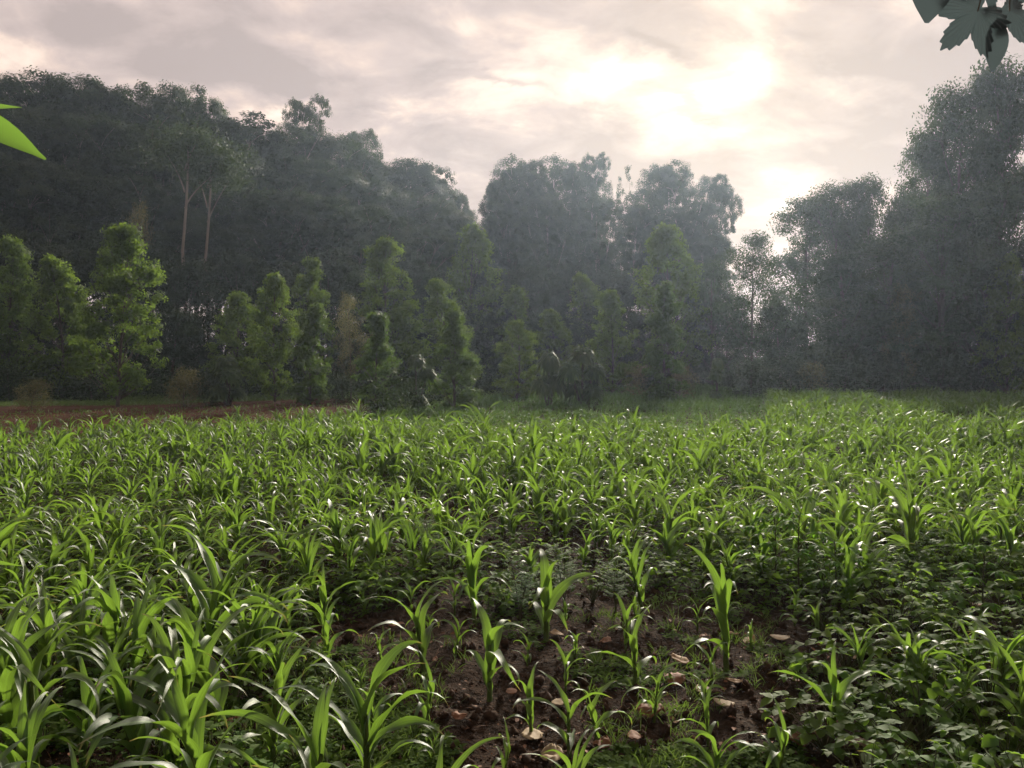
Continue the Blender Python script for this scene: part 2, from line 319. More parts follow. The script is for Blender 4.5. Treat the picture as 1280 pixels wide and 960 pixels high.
# ground: one sheet; grass / leaf litter beyond the field by a vertex attribute
def ground_mat():
    m = new_mat('field_soil'); nt = m.node_tree; N = nt.nodes; L = nt.links
    tc = N.new('ShaderNodeTexCoord')
    def nz(s, d=6, r=.65):
        n = N.new('ShaderNodeTexNoise'); n.inputs['Scale'].default_value = s; n.inputs['Detail'].default_value = d; n.inputs['Roughness'].default_value = r; L.new(tc.outputs['Object'], n.inputs['Vector']); return n.outputs['Fac']
    def ramp(f, cols):
        c = N.new('ShaderNodeValToRGB'); L.new(f, c.inputs[0]); e = c.color_ramp
        e.elements[0].position = cols[0][0]; e.elements[0].color = (*cols[0][1], 1); e.elements[1].position = cols[-1][0]; e.elements[1].color = (*cols[-1][1], 1)
        for p, q in cols[1:-1]: k = e.elements.new(p); k.color = (*q, 1)
        return c.outputs[0]
    fine = nz(28); mid = nz(3.5)
    soil = ramp(fine, [(.3, (.016, .011, .008)), (.5, (.036, .023, .015)), (.72, (.080, .050, .033))])
    bank = ramp(nz(2.2, 8), [(.3, (.052, .024, .014)), (.7, (.120, .058, .034))])
    gr = ramp(nz(1.3, 8), [(.35, (.030, .045, .012)), (.65, (.060, .080, .022))])
    def at(n): a = N.new('ShaderNodeAttribute'); a.attribute_name = n; return a.outputs['Fac']
    def mix(f, a, b): n = N.new('ShaderNodeMix'); n.data_type = 'RGBA'; L.new(f, n.inputs[0]); L.new(a, n.inputs[6]); L.new(b, n.inputs[7]); return n.outputs[2]
    c = mix(at('bank'), soil, bank); c = mix(at('grass'), c, gr)
    pr = N.new('ShaderNodeBsdfPrincipled'); pr.inputs['Roughness'].default_value = .95; pr.inputs['Specular IOR Level'].default_value = .04; L.new(c, pr.inputs['Base Color'])
    bp = N.new('ShaderNodeBump'); bp.inputs['Strength'].default_value = .9; bp.inputs['Distance'].default_value = .03; L.new(fine, bp.inputs['Height'])
    bp2 = N.new('ShaderNodeBump'); bp2.inputs['Strength'].default_value = .6; bp2.inputs['Distance'].default_value = .12; L.new(mid, bp2.inputs['Height']); L.new(bp.outputs[0], bp2.inputs['Normal']); L.new(bp2.outputs[0], pr.inputs['Normal'])
    out = N.new('ShaderNodeOutputMaterial'); L.new(pr.outputs[0], out.inputs[0]); return m
M['ground'] = ground_mat()

# ------------------------------------------------------------------ ground sheet
def build_ground():
    s = np.linspace(-1, 1, 421); xs = np.sign(s) * (5.5 * np.abs(s) + 195 * np.abs(s) ** 5)
    t = np.linspace(0, 1, 521); ys = 1.2 + 7.5 * t + 32 * t ** 2.5 + 220 * t ** 6
    tb = np.linspace(1, 0, 30)[:-1]; ys = np.concatenate([1.2 - 60 * tb ** 2, ys])
    X, Y = np.meshgrid(xs, ys); Z = ground_h(X, Y)
    V = np.stack([X, Y, Z], -1).reshape(-1, 3)
    ny, nx = X.shape; i, j = np.meshgrid(np.arange(ny - 1), np.arange(nx - 1), indexing='ij')
    F = np.stack([i * nx + j, i * nx + j + 1, (i + 1) * nx + j + 1, (i + 1) * nx + j], -1).reshape(-1, 4)
    d = Y - edge_d(px_of(X, Y)); wob = vnoise(X / 1.3, Y / 1.3, 9) * 2
    px = px_of(X, Y)
    bank = np.clip((d + wob * .3) / .8, 0, 1) * np.clip((470 - px) / 60, 0, 1)
    gr = np.clip((d + wob - 9.5) / 1.5, 0, 1) * (px < 480) + np.clip((d + wob) / 1.0, 0, 1) * (px >= 480)
    o = mesh_np('ground', V, F, M['ground'], None, None, {'bank': bank.ravel(), 'grass': np.clip(gr, 0, 1).ravel()}, True)
    o['kind'] = 'structure'
build_ground()

# ------------------------------------------------------------------ things
def empty(name, loc=(0, 0, 0), rz=0.0, link=True):
    o = bpy.data.objects.new(name, None); o.empty_display_size = .2
    if link: COL.objects.link(o)
    o.location = loc; o.rotation_euler = (0, 0, rz); return o
def tag(o, label, cat, group=None):
    o['label'] = label; o['category'] = cat
    if group: o['group'] = group
    elif 'group' in o: del o['group']
    return o
class Proto:
    """a thing built once; later places copy it and each of its parts"""
    def __init__(s, name, parts, H=1, W=1):
        s.name, s.parts, s.H, s.W, s.used = name, parts, H, W, False   # parts: list of unlinked mesh objects
    def place(s, loc, rz, scale, label, cat, group=None, tilt=(0, 0)):
        if not s.used:
            s.used = True; root = empty(s.name); s.root = root
            for p in s.parts: COL.objects.link(p); p.parent = root
        else:
            root = s.root.copy(); COL.objects.link(root)
            for p in s.parts:
                c = p.copy(); COL.objects.link(c); c.parent = root
        root.location = loc; root.rotation_euler = (tilt[0], tilt[1], rz); root.scale = scale
        return tag(root, label, cat, group)

# ---- maize ---------------------------------------------------------
def maize_geo(rng, H, nl, seg, g=None, sg=None, off=(0, 0, 0), wmul=1.0, baseaz=None, face=0.0):
    g = g or Geo(); off = np.asarray(off, float)
    lean = rng.normal(0, .05, 2) * H
    top = H * .53
    base_az = rng.uniform(0, 2 * PI) if baseaz is None else baseaz
    if sg is not None:
        t = np.linspace(0, 1, 5)
        P = np.stack([lean[0] * t, lean[1] * t, top * 1.08 * t], -1) + off
        tube(sg, P, np.linspace(.013, .007, 5) * H / .55, 7)
    tt = np.linspace(0, 1, seg + 1)
    for i in range(nl):
        f = i / (nl - 1)
        az = base_az + i * PI + rng.normal(0, .38)
        z0 = top * (.22 + .78 * f)
        Ln = H * (.38 + .37 * math.sin(PI * (.12 + .68 * f))) * rng.uniform(.85, 1.12)
        young = f > .8
        a0 = R(rng.uniform(56, 72) + 14 * f); bend = R(rng.uniform(115, 195) * (1 - .2 * f)) * (.8 if young else 1)
        pw = rng.uniform(1.3, 3.2)
        ang = a0 - bend * tt ** pw
        ds = Ln / seg
        r = np.concatenate([[0], np.cumsum(np.cos(ang[:-1]) * ds)]); z = np.concatenate([[0], np.cumsum(np.sin(ang[:-1]) * ds)])
        side = np.cumsum(rng.normal(0, .012) * tt) * Ln * 3
        ca, sa = math.cos(az), math.sin(az)
        cx = lean[0] * f + r * ca - side * sa; cy = lean[1] * f + r * sa + side * ca
        C = np.stack([cx, cy, z0 + z], -1) + off
        T = nrm(np.gradient(C, axis=0))
        S0 = nrm(np.stack([-sa * np.ones_like(tt), ca * np.ones_like(tt), 0 * tt], -1))
        tw = rng.normal(0, .5) * tt + rng.normal(0, .55) * tt ** 2
        N0 = np.cross(S0, T) * -1
        N0 = nrm(N0); N0 *= np.sign(N0[0, 2] + 1e-6) if abs(N0[0, 2]) > 1e-3 else 1
        S = S0 * np.cos(tw)[:, None] + N0 * np.sin(tw)[:, None]
        Nn = N0 * np.cos(tw)[:, None] - S0 * np.sin(tw)[:, None]
        W = H * rng.uniform(.064, .098) * wmul * (.75 if young else 1)
        hw = W / 2 * ((1 - np.exp(-(tt + .04) * 11)) * (1 - tt ** 2.3) + .012)
        fold = (.75 - .6 * tt) * hw
        wv = (.15 + .35 * tt) * hw * np.sin(tt * rng.uniform(11, 19) + rng.uniform(0, 6)); wv2 = (.15 + .35 * tt) * hw * np.sin(tt * rng.uniform(11, 19) + rng.uniform(0, 6))
        A = C - S * hw[:, None] + Nn * (fold + wv)[:, None]; B = C + S * hw[:, None] + Nn * (fold + wv2)[:, None]
        V = np.stack([A, C, B], 1).reshape(-1, 3)
        b = np.arange(seg) * 3
        F = np.concatenate([np.stack([b, b + 1, b + 4, b + 3], -1), np.stack([b + 1, b + 2, b + 5, b + 4], -1)])
        g.add(V, F, np.clip(.35 + .4 * f + rng.normal(0, .15), 0, 1), np.tile([-1., 0, 1], seg + 1), np.repeat(tt, 3))
    return g

rng = np.random.default_rng(11)
MAIZE = []
for k in range(14):
    sg = Geo(); g = maize_geo(rng, 1.0, int(rng.integers(8, 13)), 14, sg=sg, wmul=rng.uniform(.8, 1.12))
    lv = g.build('leaves', M['maize'], None, True, True, link=False); st = sg.build('stalk', M['stalk'], None, True, link=False)
    MAIZE.append(Proto('maize_plant', [lv, st]))
SMALLMAIZE = []
for k in range(5):
    sg = Geo(); g = maize_geo(rng, 1.0, int(rng.integers(5, 7)), 14, sg=sg, wmul=rng.uniform(1.0, 1.3))
    lv = g.build('leaves', M['maize'], None, True, True, link=False); st = sg.build('stalk', M['stalk'], None, True, link=False)
    SMALLMAIZE.append(Proto('maize_plant', [lv, st]))

def gpt(px, py):
    r = ray(px, py); t = CAM_H / -r[2]
    for _ in range(3):
        p = r * t; t = (CAM_H - float(ground_h(p[0], p[1]))) / -r[2]
    p = r * t; return float(p[0]), float(p[1])

placed = []
# hand placed maize: base px, base py, top py, small?, label
HAND = [
 (795, 858, 770, 1, "small maize plant with upright pale leaves left of the oval tan dead leaf"),
 (908, 838, 700, 0, "slender dark-stalked maize plant with thin arching leaves on bare soil beside two brown dead leaves"),
 (531, 846, 738, 1, "small upright maize plant at the left edge of the bare soil patch"),
 (612, 876, 764, 1, "small maize plant with forked top in the middle of the bare soil patch"),
 (683, 802, 700, 1, "thin maize plant with one leaf hooked down at the back of the bare soil"),
 (712, 945, 850, 1, "tiny light green maize seedling, left one of a close pair on bare soil"),
 (748, 930, 850, 1, "tiny light green maize seedling, right one of a close pair on bare soil"),
 (896, 1010, 842, 0, "bright maize plant with broad leaf bent over at the bottom edge of the bare soil"),
 (716, 1045, 868, 0, "broad-leaved maize plant cut by the bottom edge in the middle of the photo"),
 (1041, 925, 822, 1, "maize seedling with one leaf looped downward beside the leafy bean patch"),
 (1108, 1015, 905, 1, "short maize plant at the bottom edge right of the looped seedling"),
 (1240, 1040, 878, 0, "maize plant with large arched translucent leaves in the bottom right corner"),
 (1022, 800, 752, 1, "small maize plant with two curled leaves in front of the tall palmate weeds"),
 (594, 782, 672, 0, "wide maize plant with a leaf hanging straight down behind the bare soil"),
 (803, 762, 672, 0, "leaning maize plant among feathery weeds behind the bare soil"),
 (835, 700, 612, 0, "tall bright maize plant with a dense upright tuft in the mid field"),
 (375, 1075, 735, 0, "large maize plant with overlapping broad leaves in the near left foreground"),
 (255, 1090, 800, 0, "large maize plant with one long grey-green leaf reaching right, near bottom left"),
 (120, 1100, 850, 0, "broad maize plant cut by the bottom edge near the left corner"),
 (20, 1060, 780, 0, "maize plant cut by the bottom left corner of the photo"),
 (545, 1090, 850, 0, "maize plant with long blade sweeping up to the right at the bottom edge"),
 (460, 1000, 700, 0, "maize plant with a single long leaf arching high beside the bare soil"),
 (245, 860, 668, 0, "tall maize plant with a fan of upright leaves in the left foreground"),
 (860, 1120, 905, 1, "low maize leaves curling over the soil at the bottom edge beside the bright plant"),
]
for i, (px, py, ty, small, lab) in enumerate(HAND):
    x, y = gpt(px, py)
    H = (py - ty) * y / FPX * (1.12 if py < 960 else .70)
    pr = (SMALLMAIZE if small else MAIZE)[(i * 3 + 1) % (5 if small else 14)]
    k = rng.uniform(1.15, 1.35) if small else rng.uniform(1.0, 1.15)
    pr.place((x, y, float(ground_h(x, y)) - .01), rng.uniform(0, 6.28), (H * k, H * k, H), lab, 'maize plant')
    placed.append((x, y))

seed_rng = np.random.default_rng(77)
for _ in range(400):
    if len(placed) > 24 + 28: break
    px, py = seed_rng.uniform(450, 1000), seed_rng.uniform(765, 985); x, y = gpt(px, py)
    if any((x - a) ** 2 + (y - b) ** 2 < .26 ** 2 for a, b in placed): continue
    H = seed_rng.uniform(.15, .34); placed.append((x, y))
    SMALLMAIZE[int(seed_rng.integers(0, 5))].place((x, y, float(ground_h(x, y)) - .01), seed_rng.uniform(0, 6.28), (H * 1.1, H * 1.1, H), 'small stunted maize seedling sprouting from the bare soil patch', 'maize plant', 'stunted maize seedlings on the bare soil')
def field_points():
    pts = []
    y = 1.75
    row = 0
    while y < 47:
        sp = (.23 if y < 5 else .27) if y < 14 else .29
        dy = (.28 if y < 5 else .33) if y < 14 else .37
        half = .72 * y + 3.6
        xs = np.arange(-half, half, sp) + (row % 2) * .1
        for x in xs:
            xx = x + rng.normal(0, .07); yy = y + rng.normal(0, .10) + .06 * x
            if yy < 1.7: continue
            px = px_of(xx, yy)
            if abs(xx) > .70 * yy + 3.2: continue
            if yy > edge_d(px) + rng.normal(0, .25): continue
            pts.append((xx, yy, px))
        y += dy; row += 1
    return pts
def screen_y(y, z=0): return 455 + (CAM_H - z) * FPX / y
near, far = [], []
for x, y, px in field_points():
    sy = screen_y(y)
    if any((x - a) ** 2 + (y - b) ** 2 < .28 ** 2 for a, b in placed): continue
    # bare soil patch, bean patch
    if 455 < px < 1010 and sy > 745: continue
    if 480 < px < 960 and sy > 710 and rng.random() < .35: continue
    if px >= 960 and sy > 720 and rng.random() < .5: continue
    if rng.random() < .06 or vnoise(x / 1.5, y / 1.5, 61) < -.33: continue
    big = 0.62 + .30 * vnoise(x / 2.6, y / 2.6, 21) + .16 * vnoise(x / .9, y / .9, 22)
    H = big * rng.uniform(.78, 1.2)
    if px > 900 and y < 9: H *= .92
    if 450 < px < 960 and 15.6 < y: H *= .45
    if px < 450 and y > 9: H *= .88
    if y > 26 and px > 900: H *= .85
    if rng.random() < .08: H *= 1.28
    H *= .78 if y < 5 else .87
    (near if y < 13 and -60 < px < 1340 else far).append((x, y, px, H))
near.sort(key=lambda q: q[1])
n_ind = 300 - len(placed)
far += near[n_ind:]; near = near[:n_ind]
def zone(px, y):
    if y < 4.0: d = ' close to the camera'
    elif y < 6.5: d = ' of the fourth to sixth metre out'
    else: d = ' further out'
    return d
def mlabel(px, y, H):
    size = 'short' if H < .52 else ('tall' if H > .66 else 'knee-high')
    if px < 230: where = 'at the left side of the field'
    elif px < 460: where = 'left of the bare soil patch'
    elif px < 700: where = 'behind the bare soil left of centre'
    elif px < 960: where = 'behind the bare soil, right of centre'
    else: where = 'beside the bean patch at right'
    dist = 'in the nearest rows' if y < 4.6 else ('in the middle rows' if y < 7.2 else 'in the rows further back')
    return f"{size} maize plant {dist} {where}"
for x, y, px, H in near:
    pr = MAIZE[int(rng.integers(0, 14))]
    k = H * rng.uniform(.95, 1.15)
    lab = mlabel(px, y, H)
    pr.place((x, y, float(ground_h(x, y)) - .01), rng.uniform(0, 6.28), (k, k, H), lab, 'maize plant', lab.replace('plant', 'plants'),
             (rng.normal(0, .06), rng.normal(0, .06)))
print('maize individuals', len(near) + len(HAND), 'far', len(far))
# the rest of the field, one object
FP = []
for k in range(10): FP.append(maize_geo(rng, 1.0, 8, 7, wmul=1.1).arrays())
for k in range(6): FP.append(maize_geo(rng, 1.0, 7, 4, wmul=1.3).arrays())
def merge_far(pts, name, mat, protos, label):
    g = Geo()
    for x, y, px, H in pts:
        lo = protos[0] if y < 19 else protos[1]
        V, F, T, A, B = FP[int(rng.integers(*lo))]
        a = rng.uniform(0, 2 * PI); c, s = math.cos(a), math.sin(a); k = H * rng.uniform(.95, 1.2)
        W = np.stack([(V[:, 0] * c - V[:, 1] * s) * k + x, (V[:, 0] * s + V[:, 1] * c) * k + y, V[:, 2] * H], -1)
        W[:, 2] += float(ground_h(x, y)); g.add(W, F, np.clip(T + rng.normal(0, .3) + .9 * vnoise(x / 2.2, y / 2.2, 62), 0, 1))
    o = g.build(name, mat, None, True); o['kind'] = 'stuff'; o['label'] = label; o['category'] = 'maize'
    return o
tallf = [q for q in far if not (450 < q[2] < 960 and q[1] > 15.6)]
shortf = [q for q in far if (450 < q[2] < 960 and q[1] > 15.6)]
extra = []
for x, y, px, H in shortf:
    for _ in range(2): extra.append((x + rng.normal(0, .2), y + rng.normal(0, .2), px, H * rng.uniform(.7, 1.1)))
merge_far(tallf, 'maize_rows', M['maize_far'], ((0, 10), (10, 16)), 'distant dense rows of green maize reaching back to the field edge')
merge_far(shortf + extra, 'short_maize_rows', M['crop'], ((0, 10), (10, 16)), 'low dark green crop between the field and the trees in the centre')

# ---- bean plants, palmate weeds, feathery weeds ---------------------
def bean_proto(rng, H=.3, nst=16, Ls=.065):
    g, sg = Geo(), Geo()
    P, D, U, Ln, T = [], [], [], [], []
    for i in range(nst):
        az = rng.uniform(0, 2 * PI); r = rng.uniform(.03, .22); z = H * rng.uniform(.35, 1) * (1 - r * 1.2)
        tip = np.array([r * math.cos(az), r * math.sin(az), z])
        tube(sg, bez((0, 0, 0), (tip[0] * .35, tip[1] * .35, z * .7), tip, 5), np.linspace(.0035, .0012, 5), 4)
        for da in (-1.15, 0, 1.15):
            a = az + da + rng.normal(0, .2); d = np.array([math.cos(a), math.sin(a), rng.uniform(-.25, .25)])
            P.append(tip); D.append(d); u = np.array([rng.normal(0, .25), rng.normal(0, .25), 1]); U.append(u); Ln.append(Ls * rng.uniform(.75, 1.25)); T.append(rng.uniform(0.1, .9))
    Ln = np.array(Ln)
    blades(g, P, D, U, Ln, Ln * .72, .25, 4, .18, 'ovate', np.array(T), .12, rng)
    return Proto('bean_plant', [g.build('leaves', M['bean'], None, True, True, link=False), sg.build('stem', M['stem'], None, True, link=False)])
BEAN = [bean_proto(rng, rng.uniform(.24, .36), int(rng.integers(24, 34)), rng.uniform(.038, .056)) for _ in range(6)]
def palmate_proto(rng):
    g, sg = Geo(), Geo(); H = 1.0
    tube(sg, bez((0, 0, 0), (.03, .02, .5), (.02, -.02, .95), 8), np.linspace(.012, .006, 8), 6)
    P, D, U, Ln = [], [], [], []
    for i in range(15):
        f = .35 + .62 * i / 14; az = i * 2.4; r = .30 * (1.15 - f) + .1
        b = np.array([.02, 0, f * .95]); tip = b + np.array([math.cos(az) * r, math.sin(az) * r, .12 + .05 * rng.normal()])
        tube(sg, bez(b, (b + tip) / 2 + [0, 0, .05], tip, 5), np.linspace(.004, .002, 5), 4)
        for da in np.linspace(-1.9, 1.9, 7):
            a = az + da; P.append(tip); D.append([math.cos(a), math.sin(a), -.1 + rng.normal(0, .1)]); U.append([rng.normal(0, .15), rng.normal(0, .15), 1]); Ln.append((.14 - .02 * abs(da)) * rng.uniform(.9, 1.15))
    Ln = np.array(Ln); blades(g, P, D, U, Ln, Ln * .30, .3, 4, .25, 'lance', rng.uniform(.3, .9, len(Ln)))
    return Proto('palmate_weed', [g.build('leaves', M['palm'], None, True, True, link=False), sg.build('stem', M['stem'], None, True, link=False)])
PALM = [palmate_proto(rng) for _ in range(3)]
def feather_proto(rng):
    g, sg = Geo(), Geo()
    P, D, U, Ln = [], [], [], []
    for s in range(5):
        az = rng.uniform(0, 6.28); tip = np.array([math.cos(az) * .15, math.sin(az) * .15, rng.uniform(.6, 1)]); path = bez((0, 0, 0), (tip[0] * .3, tip[1] * .3, .5), tip, 10)
        tube(sg, path, np.linspace(.008, .003, 10), 5)
        for p in path[3:]:
            for q in range(3):
                a = rng.uniform(0, 6.28); d = nrm(np.array([math.cos(a), math.sin(a), .4])); e = p + d * .17
                tube(sg, [p, (p + e) / 2 + [0, 0, .01], e], [.002, .0015, .001], 3)
                for t in np.linspace(.25, 1, 6):
                    for sgn in (-1, 1):
                        b = a + sgn * .9; P.append(p + (e - p) * t); D.append([math.cos(b), math.sin(b), .2]); U.append([rng.normal(0, .2), rng.normal(0, .2), 1]); Ln.append(.055 * rng.uniform(.8, 1.2))
    Ln = np.array(Ln); blades(g, P, D, U, Ln, Ln * .3, .2, 2, .2, 'lance', rng.uniform(.2, .9, len(Ln)))
    return Proto('feathery_weed', [g.build('leaves', M['palm'], None, True, True, link=False), sg.build('stem', M['stem'], None, True, link=False)])
FEA = [feather_proto(rng) for _ in range(2)]

for px, py, ty, lab in [
    (1000, 762, 640, "tall palmate-leaved weed with dark stem left of the bean patch"),
    (968, 745, 632, "bright palmate-leaved weed, leftmost of the palmate weeds right of the bare soil"),
    (1045, 770, 668, "shorter palmate-leaved weed just right of the tall dark-stemmed one"),
    (1230, 800, 688, "palmate-leaved weed with lobed leaves near the right edge"),
    (1262, 860, 790, "low palmate-leaved weed at the right edge below the others")]:
    x, y = gpt(px, py); H = (py - ty) * y / FPX
    PALM[len(lab) % 3].place((x, y, float(ground_h(x, y))), rng.uniform(0, 6), (H, H, H), lab, 'weed')
for i, (px, py, ty, lab) in enumerate([
    (650, 775, 700, "bright feathery weed behind the thin hooked maize plant"),
    (705, 760, 678, "dark feathery weed in the shade behind the bare soil"),
    (770, 770, 690, "feathery weed beside the leaning maize plant"),
    (540, 720, 645, "feathery weed among maize left of centre")]):
    x, y = gpt(px, py); H = (py - ty) * y / FPX
    FEA[i % 2].place((x, y, float(ground_h(x, y))), rng.uniform(0, 6), (H, H, H), lab, 'weed')

# beans: patch at right, scattered elsewhere
bl = []
for _ in range(2400):
    px = rng.uniform(-20, 1300); sy = 700 + 330 * rng.random() ** 1.2 if rng.random() < .7 else rng.uniform(600, 720)
    dens = 0
    if px > 1000 and sy > 690: dens = .75 if not (px < 1090 and sy > 800) else .3
    elif px > 960 and sy > 640: dens = .3
    elif sy < 800 and 440 < px: dens = .22 if sy < 755 else .10
    elif px < 440: dens = .20
    if 430 < px < 1030 and sy > 765: dens = .0
    if rng.random() > dens: continue
    x, y = gpt(px, sy)
    if any((x - a) ** 2 + (y - b) ** 2 < .19 ** 2 for a, b, *_ in bl): continue
    bl.append((x, y, px, sy))
bl.sort(key=lambda q: q[1]); print('beans', len(bl))
def blabel(px, sy):
    if px > 1000 and sy > 860: return "broad-leaved bean plant at the front of the leafy patch in the right corner"
    if px > 1000 and sy > 760: return "broad-leaved bean plant in the middle of the leafy patch at right"
    if px > 960: return "broad-leaved bean plant at the back of the leafy patch at right"
    if px > 440: return "low bean plant growing in the shade behind the bare soil"
    return "low bean plant under the maize in the left foreground"
for x, y, px, sy in bl[:280]:
    k = rng.uniform(.8, 1.25) * (1.0 if px > 960 else .78)
    l = blabel(px, sy)
    BEAN[int(rng.integers(0, 6))].place((x, y, float(ground_h(x, y)) - .01), rng.uniform(0, 6.28), (k, k, k * rng.uniform(.8, 1.2)), l, 'bean plant', l.replace('plant', 'plants', 1))

# ---- low weeds, clods ----------------------------------------------
def low_weeds():
    g = Geo(); n = 46000
    px = rng.uniform(-500, 1780, n); sy = 560 + 480 * rng.random(n) ** .8
    yy = CAM_H * FPX / (sy - 455); xx = (px - 640) / FPX * yy
    d = vnoise(xx / .5, yy / .5, 31) + .6 * vnoise(xx / .17, yy / .17, 32)
    bare = (px > 450) & (px < 1000) & (sy > 740)
    keep = np.where(bare, d > .03, d > -.05)
    xx, yy = xx[keep], yy[keep]; n = len(xx); zz = ground_h(xx, yy)
    k = 6
    az = rng.uniform(0, 6.28, (n, 1)) + np.arange(k)[None] * (2 * PI / k) + rng.normal(0, .3, (n, k))
    el = rng.uniform(.1, .9, (n, k)); L = (rng.uniform(.015, .05, (n, 1)) * rng.uniform(.6, 1.2, (n, k)))
    D = np.stack([np.cos(az), np.sin(az), el], -1).reshape(-1, 3)
    P = np.repeat(np.stack([xx, yy, zz + .005], -1), k, 0) + rng.normal(0, .006, (n * k, 3)) + np.array([0, 0, .02]) * rng.random((n * k, 1))
    blades(g, P, D, np.tile([0, 0, 1.0], (n * k, 1)), L.ravel(), L.ravel() * rng.uniform(.35, .6, n * k), .3, 2, .2, 'ovate', rng.uniform(0, 1, n * k))
    n = 16000
    yy = 5 + 17 * rng.random(n); px = rng.uniform(-80, 1360, n); xx = (px - 640) / FPX * yy; sy = 455 + CAM_H * FPX / yy
    keep = (yy < edge_d(px) - .4) & (vnoise(xx / .7, yy / .7, 77) > -.12); xx, yy = xx[keep], yy[keep]; n = len(xx); zz = ground_h(xx, yy); k = 7
    az = rng.uniform(0, 6.28, (n, k)); D = np.stack([np.cos(az), np.sin(az), rng.uniform(-.1, .7, (n, k))], -1).reshape(-1, 3)
    P = np.repeat(np.stack([xx, yy, zz], -1), k, 0) + rng.normal(0, .07, (n * k, 3)) * [1, 1, 0] + np.array([0, 0, .24]) * rng.random((n * k, 1))
    L = rng.uniform(.035, .075, n * k); blades(g, P, D, np.tile([0, 0, 1.0], (n * k, 1)) + rng.normal(0, .3, (n * k, 3)), L, L * .6, .3, 2, .2, 'ovate', rng.uniform(0, 1, n * k))
    o = g.build('low_weeds', M['weed'], None, False); o['kind'] = 'stuff'; o['label'] = 'tiny weeds sprouting all over the dark soil'; o['category'] = 'weeds'
    # grass blades in tufts
    g = Geo(); n = 1500
    px = rng.uniform(-60, 1340, n); sy = 600 + 440 * rng.random(n) ** .7
    yy = CAM_H * FPX / (sy - 455); xx = (px - 640) / FPX * yy; keep = vnoise(xx / .6, yy / .6, 41) > .12 ; xx, yy = xx[keep], yy[keep]; n = len(xx); k = 16
    P = np.repeat(np.stack([xx, yy, ground_h(xx, yy)], -1), k, 0) + rng.normal(0, .025, (n * k, 3)) * [1, 1, 0]
    D = rng.normal(0, .45, (n * k, 3)); D[:, 2] = 1
    L = rng.uniform(.04, .15, n * k); blades(g, P, D, rng.normal(0, 1, (n * k, 3)), L, .004, .4, 3, .1, 'lance', rng.uniform(0, 1, n * k))
    o = g.build('grass_tufts', M['grass'], None, False); o['kind'] = 'stuff'; o['label'] = 'fine grass sprouting between the crop plants'; o['category'] = 'grass'
low_weeds()

def clods():
    g = Geo(); n = 9000
    px = rng.uniform(-40, 1320, n); sy = 640 + 400 * rng.random(n)
    yy = CAM_H * FPX / (sy - 455); xx = (px - 640) / FPX * yy; zz = ground_h(xx, yy)
    r = .004 + .026 * rng.random(n) ** 6
    u = np.linspace(0, 2 * PI, 6, endpoint=False); rings = [(-.75, .55), (-.1, 1.0), (.55, .75), (.95, .15)]
    base = np.array([[c * math.cos(a + z), c * math.sin(a + z), z] for z, c in rings for a in u])
    V = base[None] * r[:, None, None] * (1 + rng.normal(0, .22, (n, len(base), 1))) * rng.uniform(.7, 1.3, (n, 1, 3)) + np.stack([xx, yy, zz + r * .3], -1)[:, None]
    F = np.array([[k * 6 + j, k * 6 + (j + 1) % 6, (k + 1) * 6 + (j + 1) % 6, (k + 1) * 6 + j] for k in range(3) for j in range(6)] + [[18, 19, 20, 21], [18, 21, 22, 23]])
    Fa = F[None] + (np.arange(n) * len(base))[:, None, None]
    g.add(V.reshape(-1, 3), Fa.reshape(-1, 4)); o = g.build('soil_clods', M['clod'], None, False); o['kind'] = 'stuff'; o['label'] = 'crumbly clods of dark brown soil'; o['category'] = 'soil'
clods()

def litter():
    g = Geo(); n = 3000
    px = rng.uniform(-40, 1320, n); sy = 620 + 400 * rng.random(n); yy = CAM_H * FPX / (sy - 455); xx = (px - 640) / FPX * yy
    P = np.stack([xx, yy, ground_h(xx, yy) + .012], -1); a = rng.uniform(0, 6.28, n); D = np.stack([np.cos(a), np.sin(a), rng.normal(0, .15, n)], -1)
    L = .010 + .035 * rng.random(n) ** 3; straw = rng.random(n) < .4
    L = np.where(straw, L * 2, L); W = np.where(straw, .003, L * rng.uniform(.4, .8, n))
    blades(g, P, D, rng.normal(0, .3, (n, 3)) + [0, 0, 1], L, W, .1, 3, .3, 'ovate', rng.random(n))
    o = g.build('dry_litter', M['dead_brown'], None, True); o['kind'] = 'stuff'; o['label'] = 'dry straw and leaf crumbs scattered on the dark soil'; o['category'] = 'litter'
litter()

